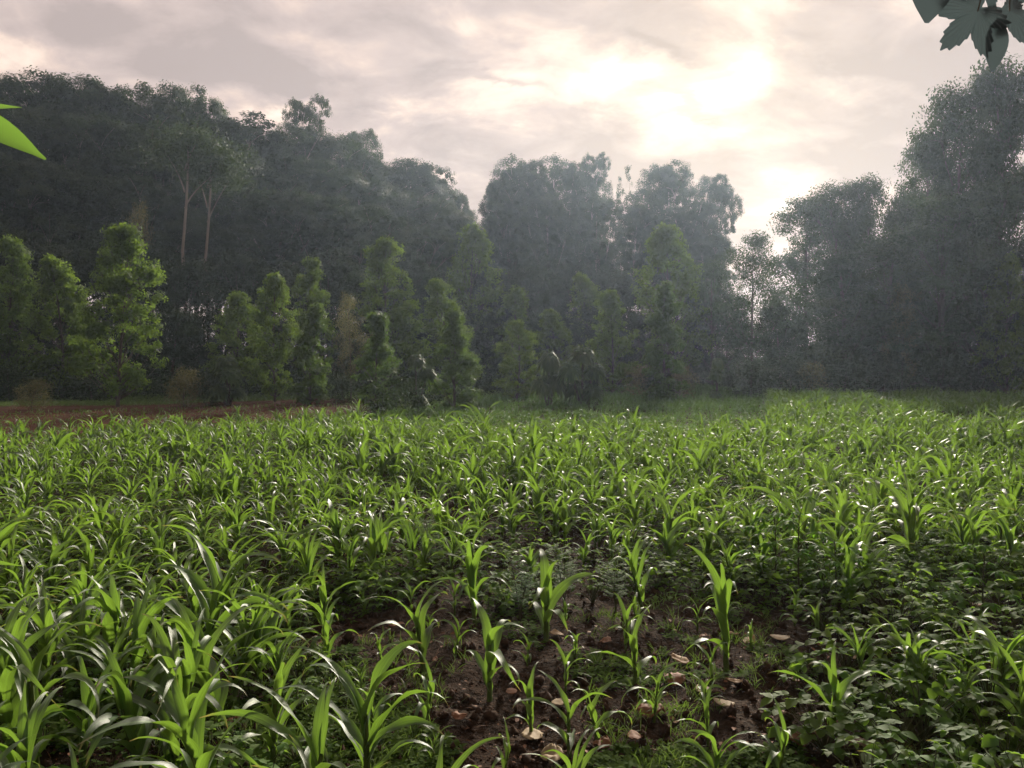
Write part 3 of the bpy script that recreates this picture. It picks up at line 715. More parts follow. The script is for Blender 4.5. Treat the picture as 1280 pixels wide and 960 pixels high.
# ---- dead leaves -----------------------------------------------------
def dead_leaf(px, py, size, mat, kind, label):
    x, y = gpt(px, py); n = 22
    L = size; t = np.linspace(0, 1, 11); s = np.linspace(-1, 1, 9)
    TT, SS = np.meshgrid(t, s, indexing='ij')
    w = {'oval': .36, 'round': .47, 'crumpled': .42, 'long': .24}[kind] * np.sin(PI * np.clip(TT, .03, .985) ** .85) ** .65
    X = (TT - .5) * L; Y = SS * w * L * (1 + .08 * np.sin(TT * 23 + px))
    c = {'oval': .10, 'round': .07, 'crumpled': .30, 'long': .16}[kind]
    cu = rng.normal(0, 1); Z = L * (-.12 * SS ** 2 * w * (1.2 + cu * .4) + c * vnoise(TT * 4 + px, SS * 2.4 + py, 3) + .12 * (TT - .5) ** 2 * (1 + cu))
    Z += .026
    a = rng.uniform(0, 6.28); ca, sa = math.cos(a), math.sin(a)
    V = np.stack([X, Y, Z], -1).reshape(-1, 3)
    i, j = np.meshgrid(np.arange(10), np.arange(8), indexing='ij')
    F = np.stack([i * 9 + j, i * 9 + j + 1, (i + 1) * 9 + j + 1, (i + 1) * 9 + j], -1).reshape(-1, 4)
    g = Geo(); g.add(V, F); st = Geo()
    o = g.build('dead_leaf', mat, None, True)
    md = o.modifiers.new('s', 'SOLIDIFY'); md.thickness = .0015
    tube(st, [(-L * .5 - L * .18, 0, .012), (-L * .5 - .08 * L, L * .02, .018), (-L * .48, 0, float(Z[0, 4]))], [.0012, .0014, .0016], 5)
    p = st.build('leaf_stalk', mat, o, True)
    o.location = (x, y, float(ground_h(x, y))); o.rotation_euler = (rng.normal(0, .12), rng.normal(0, .12), a)
    # lean slightly towards the light as lying on crumbs
    tag(o, label, 'dead leaf')
T_, B_, P_ = M['dead_tan'], M['dead_brown'], M['dead_pale']
for a in [
 (850, 829, .115, T_, 'oval', "smooth tan oval dead leaf lying flat right of the small maize plant"),
 (843, 853, .11, B_, 'round', "reddish brown dead leaf just below the smooth tan oval one"),
 (757, 806, .10, B_, 'crumpled', "curled light brown dead leaf left of the small upright maize plant"),
 (695, 796, .085, T_, 'round', "tan round dead leaf at the foot of the thin hooked maize plant"),
 (975, 801, .11, P_, 'round', "pale round dead leaf lying on dark soil right of the slender maize plant"),
 (913, 797, .09, T_, 'crumpled', "tan crumpled dead leaf touching the slender maize stalk"),
 (936, 806, .13, T_, 'long', "long folded tan dead leaf right of the slender maize stalk"),
 (815, 893, .13, B_, 'crumpled', "large crumpled brown dead leaf in the middle of the bare soil"),
 (918, 857, .09, T_, 'long', "narrow tan dead leaf lying below the slender maize plant"),
 (880, 868, .11, P_, 'oval', "pale dead leaf half hidden behind the bright bent-leaf maize plant"),
 (904, 884, .10, P_, 'round', "cream dead leaf between the leaves of the bright bent-leaf maize plant"),
 (574, 906, .07, B_, 'crumpled', "small red-brown crumpled dead leaf at the left of the bare soil"),
 (665, 925, .13, P_, 'oval', "large pale dead leaf left of the seedling pair"),
 (702, 884, .10, P_, 'round', "pale dead leaf directly behind the seedling pair"),
 (1060, 792, .09, T_, 'crumpled', "tan dead leaf behind the looped maize seedling"),
 (1072, 826, .075, T_, 'round', "small tan dead leaf at the edge of the bean patch"),
 (994, 856, .055, B_, 'oval', "tiny orange-brown dead leaf left of the looped seedling"),
 (1002, 930, .14, B_, 'crumpled', "big crumpled brown dead leaf at the foot of the bean patch"),
 (1070, 935, .13, B_, 'round', "dark brown dead leaf under the looped maize seedling"),
 (495, 786, .10, B_, 'long', "brown dead leaf at the far left of the bare soil"),
 (753, 936, .09, B_, 'crumpled', "brown crumpled dead leaf right of the seedling pair"),
 (792, 925, .08, B_, 'oval', "brown oval dead leaf below the large crumpled one"),
 (690, 950, .11, P_, 'crumpled', "pale torn dead leaf at the bottom edge beside the seedling pair"),
 (288, 908, .10, B_, 'crumpled', "brown dead leaf showing between maize in the left foreground"),
 (880, 800, .06, B_, 'crumpled', "small brown dead leaf left of the slender maize plant"),
 (545, 828, .06, B_, 'long', "small brown dead leaf beside the upright plant at the left edge of bare soil"),
 (1220, 760, .10, T_, 'oval', "tan dead leaf lying among bean plants near the right edge"),
 (640, 870, .06, B_, 'round', "small dark dead leaf right of the forked-top maize plant")]:
    dead_leaf(*a)

# ------------------------------------------------------------------ trees
def tree_proto(name, rng, H, W, z0, nl, nleaf, ls, lmat, bmat, shape='dome', trunk_r=.2, lump=.2, aspect=.45, bare=0.0, ntrunk=1, zbias=1.0, flat=.8, fork=.5, hang=0., sub=40, spread=.33, norm_out=.8, rlo=.55, rhi=1.08):
    g, tg = Geo(), Geo()
    def axis(t, wob): return np.array([wob[0] * math.sin(t * 2.3) * W * .06, wob[1] * math.sin(t * 3.1 + 1) * W * .06, t * H * .93])
    wob = rng.normal(0, 1, 2)
    n = 14
    A = np.array([axis(t, wob) for t in np.linspace(0, 1, n)])
    tube(tg, A, trunk_r * (1 - np.linspace(0, 1, n)) ** .8 + trunk_r * .06, 9)
    lumps = []
    for i in range(nl):
        f = (i + rng.random()) / nl; f = f ** zbias
        z = z0 + (1 - z0) * f
        if shape == 'dome': rad = math.sqrt(max(0, 1 - ((z - z0) / (1 - z0)) ** 2.5)) * .9 + .05
        elif shape == 'umbrella': rad = (.35 + .65 * math.sin(PI * min(1, (z - z0) / (1 - z0) * .75 + .1)))
        elif shape == 'column': rad = (min(1, ((z - z0) / (1 - z0)) * 5 + .45)) * (1 - ((z - z0) / (1 - z0)) ** 2.2) + .04
        elif shape == 'oval':
            q = (z - z0) / (1 - z0); rad = min(1, .60 + 2.2 * q) * (1 - q ** 1.7) ** .6 + .04
        else: rad = 1 - .9 * (z - z0) / (1 - z0)
        az = rng.uniform(0, 2 * PI) if nl > 30 else i * 2.399 + rng.normal(0, .4)
        lr = lump * W * rng.uniform(.7, 1.25)
        rr = max(0, rad * W / 2 - lr * .35) * rng.uniform(.35, 1.08)
        c = np.array([math.cos(az) * rr, math.sin(az) * rr, min(z * H, H - lr * flat * .8)]) + axis(z, wob) * [1, 1, 0]
        lumps.append((c, lr))
        zb = max(.05, z - fork * rr / H * 1.2 - .08) if rr > .05 else z - .05
        a = axis(max(0, zb), wob); mid = (a + c) / 2 + np.array([0, 0, -.12 * rr]) + rng.normal(0, .04 * W, 3) * .5
        tube(tg, bez(a, mid, c, 7), np.linspace(trunk_r * .38 * (1.15 - z), trunk_r * .07, 7), 5)
        # twigs into the lump
        for q in range(3):
            e = c + nrm(rng.normal(size=3) + [0, 0, .5]) * lr * .85; tube(tg, bez(c * .8 + a * .2, c, e, 4), np.linspace(trunk_r * .10, trunk_r * .03, 4), 4)
    wts = np.array([l[1] ** 2 for l in lumps]); cnt = (wts / wts.sum() * nleaf * (1 - bare)).astype(int)
    for (c, lr), m in zip(lumps, cnt):
        K = max(3, m // sub)
        dirs = nrm(rng.normal(size=(K, 3)) + [0, 0, .35]); rads = lr * rng.uniform(rlo, rhi, (K, 1))
        cc = c + dirs * rads * [1, 1, flat]
        idx = rng.integers(0, K, m); own = rng.random(m)
        P = cc[idx] + nrm(rng.normal(size=(m, 3))) * rng.random((m, 1)) ** .5 * lr * spread * 1.9 * [1, 1, .75]
        Nn = nrm(P - c) * norm_out * .8 + nrm(rng.normal(size=(K, 3)))[idx] * .7 + nrm(rng.normal(size=(m, 3))) * .42 + [0, 0, .15]
        T = np.clip(.5 + rng.normal(0, .14, m) + (rng.random(K)[idx] - .5) * .8, 0, 1)
        sz = ls * rng.uniform(.7, 1.35, m)
        leafquads(g, P, Nn, sz, sz * aspect, rng, T, hang)
    return Proto(name, [g.build('crown', lmat, None, link=False), tg.build('trunk', bmat, None, True, link=False)], H, W)

rng = np.random.default_rng(5)
EUC = [tree_proto('eucalyptus_tree', rng, 22, 9, .42, 20, 70000, .20, M['euc'], M['palebark'], 'umbrella', .28, .25, .52, flat=.85, fork=1.1, sub=70, spread=.13, norm_out=1.8, rlo=.78, rhi=1.0) for _ in range(5)]
EUCO = [tree_proto('eucalyptus_tree', rng, 23, 10, .60, 13, 46000, .20, M['euc'], M['palebark'], 'umbrella', .30, .22, .42, flat=.75, fork=1.6, sub=60, spread=.13, norm_out=1.8, rlo=.75, rhi=1.0) for _ in range(3)]
SPARSE = [tree_proto('sparse_tree', rng, 22, 6, .5, 16, 2600, .24, M['euc'], M['palebark'], 'umbrella', .16, .14, .42, fork=2)]
UND = [tree_proto('understorey_tree', rng, 9, 7, .08, 30, 22000, .17, M['under'], M['bark'], 'dome', .14, .19, .5, sub=50, spread=.22, norm_out=1.3) for _ in range(4)]
YOUNG = [tree_proto('young_tree', rng, 7, 3.4, .10, 70, 15000, .135, M['young'], M['bark'], 'oval', .07, .105, .5, sub=18, spread=.34, norm_out=1.0, rlo=.4, rhi=1.3) for _ in range(5)]
COLM = [tree_proto('column_tree', rng, 5, 1.9, .04, 44, 9500, .125, M['youngdark'], M['bark'], 'column', .06, .16, .55, sub=20, spread=.36, norm_out=1.0, rlo=.4, rhi=1.25) for _ in range(4)]
RIGHT = [tree_proto('broadleaf_tree', rng, 14, 8, .10, 46, 34000, .17, M['right'], M['bark'], 'dome', .2, .14, .5, sub=40, spread=.27, norm_out=1.2) for _ in range(4)]
AIRY = [tree_proto('airy_tree', rng, 9, 5, .12, 34, 15000, .13, M['right'], M['bark'], 'dome', .11, .13, .45, sub=20, spread=.40) for _ in range(2)]
SHRUB = [tree_proto('shrub', rng, 1.6, 1.8, .02, 12, 3500, .07, M['under'], M['bark'], 'dome', .03, .24, .55, sub=15, spread=.35) for _ in range(3)]
OLIVE = [tree_proto('olive_shrub', rng, 1.5, 1.6, .02, 12, 2600, .065, M['olive'], M['bark'], 'dome', .03, .24, .55, sub=14, spread=.38) for _ in range(2)]
OLIVET = [tree_proto('olive_tree', rng, 7, 4.2, .25, 16, 5200, .12, M['olive'], M['bark'], 'oval', .08, .16, .45, sub=20, spread=.42, rlo=.4, rhi=1.4)]

def umbrella_proto(rng, tufts):
    parts = []
    for (x, y, z, r) in tufts:
        g, tg = Geo(), Geo()
        c = np.array([x, y, z]); tube(tg, bez((x * .15, y * .15, 0), (x * .5, y * .5, z * .5), c, 8), np.linspace(.045, .022, 8), 6)
        m = 46; az = np.arange(m) * 2.4; el = np.linspace(1.0, -.35, m) + rng.normal(0, .12, m)
        D = np.stack([np.cos(az) * np.cos(el), np.sin(az) * np.cos(el), np.sin(el)], -1)
        P = c + D * r * .35
        for q in range(3):
            a2 = az + (q - 1) * .5; D2 = np.stack([np.cos(a2) * np.cos(el), np.sin(a2) * np.cos(el), np.sin(el) + .1], -1)
            L = r * .85 * rng.uniform(.8, 1.15, m)
            blades(g, P, D2, np.tile([0, 0, 1.], (m, 1)) + rng.normal(0, .1, (m, 3)), L, L * .36, .75, 3, .2, 'ovate', rng.uniform(0, 1, m))
        for k in range(0, m, 3): tube(tg, [c, (c + P[k]) / 2, P[k]], [.008, .006, .004], 3)
        parts += [g.build('leaf_tuft', M['umb'], None, True, link=False), tg.build('stem', M['bark'], None, True, link=False)]
    return Proto('umbrella_shrub', parts, 1.8, 1.5)
UMB = [umbrella_proto(rng, [(0, 0, 1.50, .42), (.5, .1, 1.1, .38), (-.5, -.1, 1.05, .38), (.1, -.3, .6, .4), (-.2, .3, .5, .35)]),
       umbrella_proto(rng, [(0, 0, 1.55, .34), (.42, 0, 1.15, .36), (.1, -.1, .35, .36)]),
       umbrella_proto(rng, [(0, 0, 1.4, .5), (.25, -.1, .8, .55), (-.3, .1, .7, .5)])]

def plant_tree(pr, px, ytop, D, wpx, label, cat='tree', group=None, base=None):
    x = (px - 640) / FPX * D; z = float(ground_h(x, D)) - .05
    H = (455 - ytop) / FPX * D + CAM_H - z
    sx = wpx / FPX * D / pr.W
    return pr.place((x, D, z), rng.uniform(0, 6.28), (sx, sx, H / pr.H), label, cat, group)

# tall eucalyptus wood at the left, ridge of crowns falling towards the centre
LW = "tall eucalyptus in the solid dark wood at the left"
left = [
 (5, 110, 58, 150), (55, 112, 60, 120), (100, 113, 60, 120), (140, 112, 61, 130), (180, 132, 62, 120),
 (300, 168, 66, 130), (335, 172, 68, 120), (420, 188, 74, 110), (495, 212, 84, 90), (525, 218, 88, 80),
 (35, 150, 50, 130), (95, 165, 50, 130), (150, 168, 52, 120), (205, 175, 55, 110), (275, 195, 56, 120), (330, 205, 60, 110),
 (385, 205, 62, 110), (430, 225, 66, 100), (480, 240, 72, 95), (520, 250, 76, 85), (550, 262, 84, 60), (575, 282, 92, 34),
 (10, 205, 44, 120), (70, 220, 45, 110), (185, 235, 47, 100), (350, 245, 50, 110), (400, 250, 52, 110), (455, 268, 56, 100), (505, 285, 62, 90), (540, 295, 68, 70)]
for i, (px, ty, D, w) in enumerate(left):
    lay = 'on the skyline' if i < 10 else ('in the second tier' if i < 22 else 'at the front edge')
    plant_tree(EUC[i % 5], px, ty, D, w * 1.35, f"{LW}, {lay}", 'eucalyptus tree', f'eucalyptus trees of the left wood {lay}')
plant_tree(EUC[2], 244, 122, 63, 110, "eucalyptus with rounded crown rising on the skyline above the two pale trunks", 'eucalyptus tree')
plant_tree(EUCO[0], 387, 130, 70, 88, "eucalyptus with a lone dome crown standing highest above the left wood", 'eucalyptus tree')
plant_tree(EUCO[1], 452, 170, 78, 66, "eucalyptus with small rounded crown right of the lone dome crown", 'eucalyptus tree')
plant_tree(EUCO[2], 546, 231, 96, 50, "eucalyptus with small crown near the right end of the left wood's skyline", 'eucalyptus tree')
plant_tree(EUC[4], 574, 243, 98, 44, "lowest skyline eucalyptus at the right end of the left wood, beside the gap of sky", 'eucalyptus tree')

# two trees whose pale trunks stand out
def pale_trunk_tree(px, ty, D, label, s):
    x = (px - 640) / FPX * D; z = float(ground_h(x, D)); H = (455 - ty) / FPX * D + 1.6
    root = empty('pale_trunk_eucalyptus', (x, D, z)); tg, g = Geo(), Geo(); r2 = np.random.default_rng(s)
    A = np.array([(0, 0, 0), (.15, 0, H * .25), (-.1, 0, H * .5), (.25, 0, H * .72), (.3, 0, H * .9)])
    tube(tg, np.vstack([bez(A[0], A[1], A[2], 6)[:-1], bez(A[2], A[3], A[4], 6)]), np.linspace(.12, .045, 11), 8)
    for (zb, dx, dz) in ((.66, 1.5, 2.2), (.72, -.7, 2.0), (.80, .9, 1.6)):
        b = np.array([0.05, 0, H * zb]); e = b + [dx, r2.normal(0, .4), dz]
        tube(tg, bez(b, b + [dx * .25, 0, dz * .45], e, 7), np.linspace(.05, .015, 7), 5)
        P = e + r2.normal(0, .65, (700, 3)) * [1, .8, .6]; leafquads(g, P, nrm(P - e) + r2.normal(0, .6, (700, 3)), .2, .085, r2, r2.random(700))
    P = np.array([.3, 0, H * .9]) + r2.normal(0, .9, (1500, 3)) * [1, 1, .6]; leafquads(g, P, r2.normal(0, 1, (1500, 3)), .22, .09, r2, r2.random(1500))
    tg.build('trunk', M['palebark'], root, True); g.build('crown', M['euc'], root)
    tag(root, label, 'eucalyptus tree')
pale_trunk_tree(232, 158, 44, "eucalyptus with a bare pale forked trunk showing against the dark left wood", 3)
pale_trunk_tree(260, 185, 45, "eucalyptus with thinner pale trunk just right of the forked pale trunk", 8)

# centre group beyond the gap
CG = "tall eucalyptus of the hazy centre group"
for i, (px, ty, D, w, lab) in enumerate([
 (622, 232, 92, 46, f"{CG}, sloping crown at its left end"),
 (655, 206, 90, 95, f"{CG}, flat-topped crown with a sky hole"),
 (738, 197, 90, 66, f"{CG}, pointed dome crown left of the nearly bare tree"),
 (825, 210, 88, 84, f"{CG}, round dense crown right of the nearly bare tree"),
 (893, 226, 86, 66, f"{CG}, open arching crown at its right end")]):
    plant_tree((EUC[0], EUC[1], EUCO[0], EUC[3], EUCO[1])[i], px, ty, D, w, lab, 'eucalyptus tree')
plant_tree(EUC[4], 698, 206, 92, 80, f"{CG}, flat crown left of the pointed dome", 'eucalyptus tree')
for i, (px, ty, D, w) in enumerate([(635, 250, 82, 75), (690, 252, 80, 80), (745, 250, 80, 80), (790, 262, 80, 70), (850, 262, 78, 80), (890, 300, 74, 66), (622, 290, 84, 44)]):
    plant_tree(EUC[(i + 2) % 5], px, ty, D, w, "eucalyptus with lower crown filling the front of the hazy centre group", 'eucalyptus tree', 'front eucalyptus trees of the centre group')
plant_tree(SPARSE[0], 780, 212, 92, 34, "slim nearly bare tree with see-through crown on the centre skyline", 'tree')

# right side
for i, (px, ty, D, w, lab) in enumerate([
 (1008, 252, 52, 92, "leafy tree at the left end of the dark right-hand group, beside the sky"),
 (1045, 236, 50, 84, "leafy tree with rounded top, second from the left in the right-hand group"),
 (1088, 226, 48, 78, "leafy tree with ragged open top in the middle of the right-hand group"),
 (1140, 245, 50, 90, "lower leafy tree in the dip left of the tallest right-hand tree"),
 (1158, 172, 42, 90, "tall leafy tree on the sloping shoulder left of the highest right-hand tree"),
 (1196, 118, 40, 110, "very tall airy tree next to the highest tree at the right"),
 (1243, 84, 39, 110, "highest airy tree at the right, below the overhanging leaves"),
 (1290, 88, 38, 120, "very tall tree cut off by the right edge"),
 (1175, 250, 37, 130, "dark broad tree in front of the tall ones on the right"),
 (1110, 300, 38, 120, "dark low-crowned tree in front of the right-hand group"),
 (1050, 320, 39, 110, "dark low-crowned tree near the left end of the right-hand group"),
 (1225, 235, 36, 110, "dark broad tree below the highest right-hand tree")]):
    plant_tree(RIGHT[i % 4], px, ty, D, w * 1.45, lab)
plant_tree(YOUNG[1], 1262, 318, 34, 70, "lighter yellow-green tree at the right edge with its trunk showing above the maize")
plant_tree(AIRY[0], 940, 292, 44, 95, "airy tree with feathery top against the sky between centre and right groups")
plant_tree(AIRY[1], 890, 330, 46, 85, "darker feathery tree left of the airy one by the sky gap")
plant_tree(OLIVET[0], 1128, 360, 36, 50, "reddish brown tinted tree in the dark right-hand group")
plant_tree(OLIVET[0], 175, 262, 40, 50, "brownish-topped tree behind the tall leafy tree at the left")

# understorey wall behind the young trees
for i, (px, ty, D, w) in enumerate([(-10, 285, 36, 130), (60, 310, 37, 120), (120, 300, 40, 120), (190, 312, 40, 120), (240, 330, 38, 110), (300, 320, 42, 120), (352, 335, 43, 110), (415, 318, 46, 120),
    (450, 345, 44, 110), (520, 330, 50, 110), (560, 345, 52, 100), (612, 352, 54, 100), (660, 338, 56, 110), (710, 352, 56, 100), (760, 345, 54, 100), (800, 360, 52, 90), (865, 350, 50, 100), (915, 370, 48, 100), (970, 385, 44, 90), (90, 380, 34, 110), (220, 390, 34, 100), (330, 400, 36, 90), (570, 380, 46, 110), (630, 385, 47, 100), (690, 390, 45, 100), (740, 385, 47, 100), (800, 395, 46, 90), (480, 385, 40, 90), (500, 320, 60, 110), (590, 335, 66, 110), (670, 330, 70, 110), (730, 335, 68, 100)]):
    lay = 'left' if px < 400 else ('centre' if px < 800 else 'right of centre')
    plant_tree(UND[i % 4], px, ty, D, w, f"dark bushy understorey tree behind the young trees, {lay}", 'tree', f'dark understorey trees behind the young trees, {lay}')

# young trees
for i, (pr, px, ty, D, w, lab) in enumerate([
 (YOUNG[0], 152, 283, 24, 96, "tall leafy young tree standing alone on the soil bank at the left"),
 (YOUNG[1], 70, 325, 29, 84, "olive green young tree left of the tall lone leafy tree"),
 (YOUNG[2], 12, 300, 30, 80, "dark young tree cut off by the left edge"),
 (YOUNG[3], 293, 366, 33, 62, "pale green young tree with rounded top, left of the light trunk tree"),
 (YOUNG[4], 345, 344, 27, 62, "light green young tree with a straight thin trunk at the field edge"),
 (YOUNG[0], 391, 324, 36, 58, "young tree with bright rounded top rising behind the dark column tree"),
 (COLM[0], 392, 384, 25.5, 46, "dark narrow column tree at the field edge, leftmost of the column trees"),
 (OLIVET[0], 437, 372, 30, 46, "thin brownish-green tree with visible slender trunk left of centre"),
 (COLM[1], 470, 393, 24.5, 48, "dark narrow column tree, second of the column trees from the left"),
 (YOUNG[2], 485, 300, 39, 88, "large round-topped light green tree left of centre"),
 (YOUNG[3], 553, 350, 37, 70, "mid green tree behind the third column tree"),
 (COLM[2], 568, 388, 25, 50, "dark dense column tree just left of centre, third of the column trees"),
 (YOUNG[4], 590, 284, 50, 74, "pale misty green tree with highest rounded top near the centre"),
 (YOUNG[1], 641, 361, 46, 56, "small misty green tree behind the thin-trunked centre tree"),
 (YOUNG[0], 643, 402, 32, 56, "spreading small tree with thin dark trunk standing in the low crop at the centre"),
 (YOUNG[3], 696, 388, 41, 56, "small light green tree right of the thin-trunked centre tree"),
 (YOUNG[2], 763, 364, 38, 60, "dark young tree behind the umbrella shrubs, right of centre"),
 (YOUNG[4], 832, 284, 46, 84, "tall loose green tree right of centre below the round eucalyptus crown"),
 (COLM[3], 832, 354, 31, 50, "column tree with spiky top right of centre"),
 (YOUNG[1], 730, 345, 50, 60, "olive tree in shade behind the dark young tree, right of centre")]):
    plant_tree(pr, px, ty, D, w * 1.15, lab)
# umbrella shrubs and bushes
for (pr, px, ty, D, w, lab) in [
 (UMB[1], 520, 440, 26, 50, "umbrella-tufted shrub with bare stems between two column trees"),
 (UMB[2], 686, 434, 28, 42, "umbrella-tufted shrub, left one of the pair right of centre"),
 (UMB[0], 728, 430, 28, 58, "umbrella-tufted shrub with three caps, right one of the pair right of centre"),
 (UMB[0], 284, 443, 25, 52, "dark umbrella-tufted shrub on the soil bank at the left")]:
    plant_tree(pr, px, ty, D, w, lab, 'shrub')
plant_tree(UMB[1], 897, 445, 31, 34, "pale little umbrella sapling with thin stem in the crop right of centre", 'sapling')
for (pr, px, ty, D, w, lab) in [
 (OLIVE[0], 44, 476, 22.5, 48, "small yellowish shrub on the soil bank at the far left"),
 (OLIVE[1], 232, 462, 24.5, 56, "brownish dry shrub on the soil bank beside the dark umbrella shrub"),
 (SHRUB[0], 262, 470, 24.8, 34, "low dark bush between the brownish shrub and the umbrella shrub"),
 (SHRUB[1], 430, 470, 27, 44, "low bush at the field edge left of the second column tree"),
 (OLIVE[0], 806, 458, 33, 56, "dull brown-green bush at the foot of the spiky column tree"),
 (SHRUB[2], 822, 466, 31.5, 60, "dark low bush under the spiky column tree"),
 (OLIVE[1], 852, 458, 34, 44, "brownish bush right of the spiky column tree"),
 (SHRUB[0], 940, 452, 35.5, 60, "dark rounded bush at the field edge below the airy tree"),
 (SHRUB[1], 985, 448, 35, 60, "dark bush at the field edge right of the airy tree"),
 (OLIVE[0], 1012, 455, 35, 46, "brownish thin bush at the foot of the right-hand group"),
 (SHRUB[2], 1055, 450, 34.5, 66, "dark bush at the foot of the right-hand group, right of the thin bush"),
 (SHRUB[0], 1110, 445, 34.5, 70, "dark bush below the reddish tinted tree"),
 (SHRUB[1], 1175, 440, 34.5, 70, "dark bush on the field edge left of the right-edge trunk"),
 (SHRUB[2], 1228, 445, 35, 60, "dark bush just left of the right-edge trunk"),
 (SHRUB[1], 10, 455, 27, 60, "dark bush on the bank at the left edge"),
 (SHRUB[0], 110, 465, 28, 60, "dark bush behind the lone leafy tree on the bank")]:
    plant_tree(pr, px, ty, D, w, lab, 'shrub')

# undergrowth and grass strip
def undergrowth():
    g = Geo(); n = 2600
    px = rng.uniform(-150, 1430, n); D = edge_d(px) + np.where(px < 480, 12, .6) + 14 * rng.random(n) ** 1.3
    x = (px - 640) / FPX * D; m = 34
    c = np.stack([x, D, ground_h(x, D) + .25 + .5 * rng.random(n)], -1)
    P = np.repeat(c, m, 0) + rng.normal(0, 1, (n * m, 3)) * [.4, .4, .28]; P[:, 2] = np.maximum(P[:, 2], np.repeat(c[:, 2], m) - .45)
    sz = rng.uniform(.07, .16, n * m); leafquads(g, P, rng.normal(size=(n * m, 3)) + [0, 0, .8], sz, sz * .5, rng, np.clip(np.repeat(rng.random(n), m) + rng.normal(0, .15, n * m), 0, 1))
    o = g.build('undergrowth', M['under'], None); o['kind'] = 'stuff'; o['label'] = 'dark tangled undergrowth along the foot of the wood'; o['category'] = 'undergrowth'
    g = Geo(); n = 60000
    px = rng.uniform(-150, 1430, n); D = edge_d(px) + np.where(px < 480, 9 + 8 * rng.random(n), 1.0 + 5 * rng.random(n)); k = rng.random(n) < .12; D = np.where(k & (px < 480), edge_d(px) + 6 * rng.random(n), D)
    x = (px - 640) / FPX * D; P = np.stack([x, D, ground_h(x, D)], -1); Dd = rng.normal(0, .4, (n, 3)); Dd[:, 2] = 1
    blades(g, P, Dd, rng.normal(0, 1, (n, 3)), rng.uniform(.08, .3, n), .022, .5, 2, .1, 'lance', rng.uniform(0, 1, n))
    o = g.build('grass', M['grass'], None); o['kind'] = 'stuff'; o['label'] = 'rough grass strip between the field and the trees'; o['category'] = 'grass'
undergrowth()

# ------------------------------------------------------------------ overhanging leaves close to the camera
def lobed_leaf(g, centre, size, yaw, pitch, roll, lobes, rng, teeth=True):
    """palmate leaf with toothed lobes; rings from the centre outwards"""
    n = 44 * lobes; a = np.linspace(-2.75, 2.75, n)
    ph = (a + 2.75) / 5.5 * lobes
    prof = (1 - np.abs(2 * (ph % 1.0) - 1) ** 1.25)
    lob = .44 + .56 * prof * (1 - .30 * np.abs(a / 2.75) ** 1.5)
    if teeth: lob = lob * (1 - .12 * np.abs(((ph * 7) % 1.0) * 2 - 1))
    rings = np.linspace(0.02, 1, 7)
    V = []
    for q in rings:
        r = lob * q * size
        V.append(np.stack([r * np.cos(a), r * np.sin(a), -.18 * size * q ** 2 + .05 * size * np.cos(PI * 2 * ph) * q], -1))
    V = np.array(V).reshape(-1, 3)
    Rm = np.array((Matrix.Rotation(yaw, 3, 'Z') @ Matrix.Rotation(pitch, 3, 'X') @ Matrix.Rotation(roll, 3, 'Z')))
    V = V @ Rm.T + centre
    i, j = np.meshgrid(np.arange(6), np.arange(n - 1), indexing='ij')
    F = np.stack([i * n + j, i * n + j + 1, (i + 1) * n + j + 1, (i + 1) * n + j], -1).reshape(-1, 4)
    g.add(V, F, .5, np.zeros(len(V)) + .5, np.zeros(len(V)))

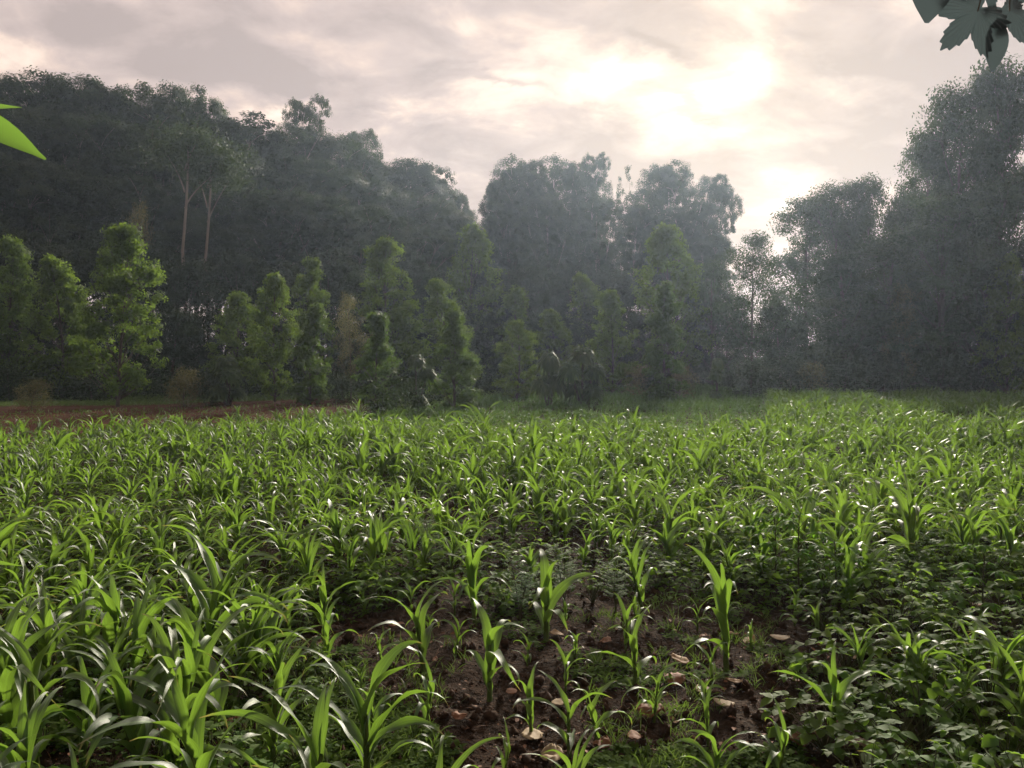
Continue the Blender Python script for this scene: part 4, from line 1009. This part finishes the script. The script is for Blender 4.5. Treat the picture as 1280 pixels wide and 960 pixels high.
M['overleaf'] = leaf_mat('overhanging_leaf', (.075, .105, .115), (.095, .130, .140), (.10, .14, .15), tfac=.22, rough=.6, spec=.3)  # green leaf; the slate-blue veil of glare is put into its colours
M['greenleaf'] = leaf_mat('side_leaf', (.07, .14, .02), (.09, .17, .03), (.26, .48, .06), tfac=.55, rough=.45, spec=.4)
def overhang():
    g, tg = Geo(), Geo(); r = np.random.default_rng(2)
    def at(px, py, d): v = ray(px, py); return np.array([0, 0, CAM_H]) + v * d
    # trunk beside the camera, limb reaching over the frame corner
    gx, gy = 3.4, 1.3
    tube(tg, bez((gx, gy, float(ground_h(gx, gy)) - .05), (gx - .1, gy, 1.4), (gx - .15, gy + .05, 3.4), 10), np.linspace(.11, .07, 10), 10)
    tw = at(1262, -105, 1.75)
    tube(tg, bez((gx - .12, gy + .02, 2.4), (2.2, 1.6, 2.9), tw, 10), np.linspace(.04, .008, 10), 7)
    specs = [((1232, 12), 1.7, .105, -PI / 2, 5), ((1268, 22), 1.78, .10, -1.25, 5), ((1205, 30), 1.66, .045, -2.2, 3)]
    def hang(px, py, d, size, roll, lobes):
        c = at(px, py, d)
        lobed_leaf(g, c, size, r.normal(0, .15), PI / 2 + r.normal(0, .18), roll, lobes, r)
        tube(tg, bez(tw, (tw + c) / 2 + [0, 0, .04], c, 6), np.linspace(.003, .0016, 6), 5)
    hang(1222, 14, 1.70, .108, -PI / 2 - .75, 5)
    hang(1262, 14, 1.80, .092, -PI / 2 + .35, 5)
    hang(1236, -28, 1.76, .095, -PI / 2 - .1, 7)
    hang(1298, -30, 1.84, .11, -PI / 2 + .1, 7)
    # a single pointed leaf and one blunt hanging leaf
    for (px, py, px2, py2, w, d) in ((1167, -55, 1158, 29, 58, 1.65), (1246, 24, 1240, 90, 32, 1.73)):
        a, b = at(px, py, d), at(px2, py2, d); L = np.linalg.norm(b - a)
        blades(g, [a], [b - a], [[0, -1, .15]], [L], [w / FPX * d], [0.0], 10, .15, 'ovate')
    a = at(1165, -55, 1.65); tube(tg, bez(tw, (tw + a) / 2 + [0, 0, .05], a, 6), np.linspace(.003, .0016, 6), 5)
    m = 150; c = np.array([gx - .1, gy + .1, 3.35]); P = c + r.normal(0, .32, (m, 3)); D = nrm(P - c) + r.normal(0, .3, (m, 3)) - [0, 0, .3]
    blades(g, P, D, r.normal(0, .4, (m, 3)) + [0, 0, 1], r.uniform(.12, .2, m), .09, .3, 4, .15, 'ovate')
    for q in range(0, m, 3): tube(tg, bez((gx - .15, gy + .05, 3.2), (c + P[q]) / 2, P[q], 4), [.008, .006, .004, .002], 4)
    root = empty('overhanging_tree', (0, 0, 0))
    g.build('leaves', M['overleaf'], root, True, True); tg.build('branch', M['bark'], root, True)
    tag(root, "dark lobed leaves hanging from a branch into the top right corner", 'overhanging branch')
    # plant at the left whose two leaf tips enter the frame
    g, tg = Geo(), Geo()
    bx, by = -1.15, 1.15; top = np.array([bx + .06, by, 2.05]); base = np.array([bx, by, float(ground_h(bx, by)) - .03])
    path = bez(base, (bx - .05, by, 1.1), top, 12); tube(tg, path, np.linspace(.014, .005, 12), 7)
    P, D, U, Ln, W = [], [], [], [], []
    for (px0, py0, px1, py1, d, w) in ((-85, 120, 57, 190, 1.0, 30), (-80, 138, 27, 128, 1.05, 13)):
        a, b = at(px0, py0, d), at(px1, py1, d); P.append(a); D.append(b - a); U.append([.1, -.75, .65]); Ln.append(np.linalg.norm(b - a)); W.append(w / FPX * d * 1.35)
        q = path[9]; tube(tg, bez(q, (q + a) / 2 + [0, 0, .02], a, 5), np.linspace(.003, .002, 5), 5)
    for k in range(16):
        q = path[3 + k % 9]; a = r.uniform(1.7, 5.0); d = np.array([math.cos(a) * .9, math.sin(a), .3]); e = q + d * .06; P.append(e); D.append(d); U.append([0, 0, 1]); Ln.append(.15); W.append(.045)
        tube(tg, [q, (q + e) / 2, e], [.002, .002, .0018], 4)
    blades(g, P, D, U, Ln, W, 0.06, 12, .2, 'lance')
    root = empty('tall_weed', (0, 0, 0))
    g.build('leaves', M['greenleaf'], root, True, True); tg.build('stem', M['stem'], root, True)
    tag(root, "bright green pointed leaves poking in at the upper left edge", 'plant')
overhang()

# ------------------------------------------------------------------ haze
def haze():
    x0, x1, y0, y1, z0, z1 = -202, 202, -62, 264, -1.6, 27
    V = [(x, y, z) for z in (z0, z1) for y in (y0, y1) for x in (x0, x1)]
    F = [(0, 2, 3, 1), (4, 5, 7, 6), (0, 1, 5, 4), (2, 6, 7, 3), (0, 4, 6, 2), (1, 3, 7, 5)]
    m = new_mat('haze'); N = m.node_tree.nodes; L = m.node_tree.links
    pv = N.new('ShaderNodeVolumePrincipled'); pv.inputs['Color'].default_value = (.64, .79, 1.0, 1); pv.inputs['Density'].default_value = HAZE; pv.inputs['Anisotropy'].default_value = .58
    out = N.new('ShaderNodeOutputMaterial'); L.new(pv.outputs[0], out.inputs['Volume'])
    o = mesh_np('haze', V, F, m); o['kind'] = 'stuff'; o['label'] = 'pale evening haze in the air'; o['category'] = 'haze'
HAZE = 0.00062
haze()
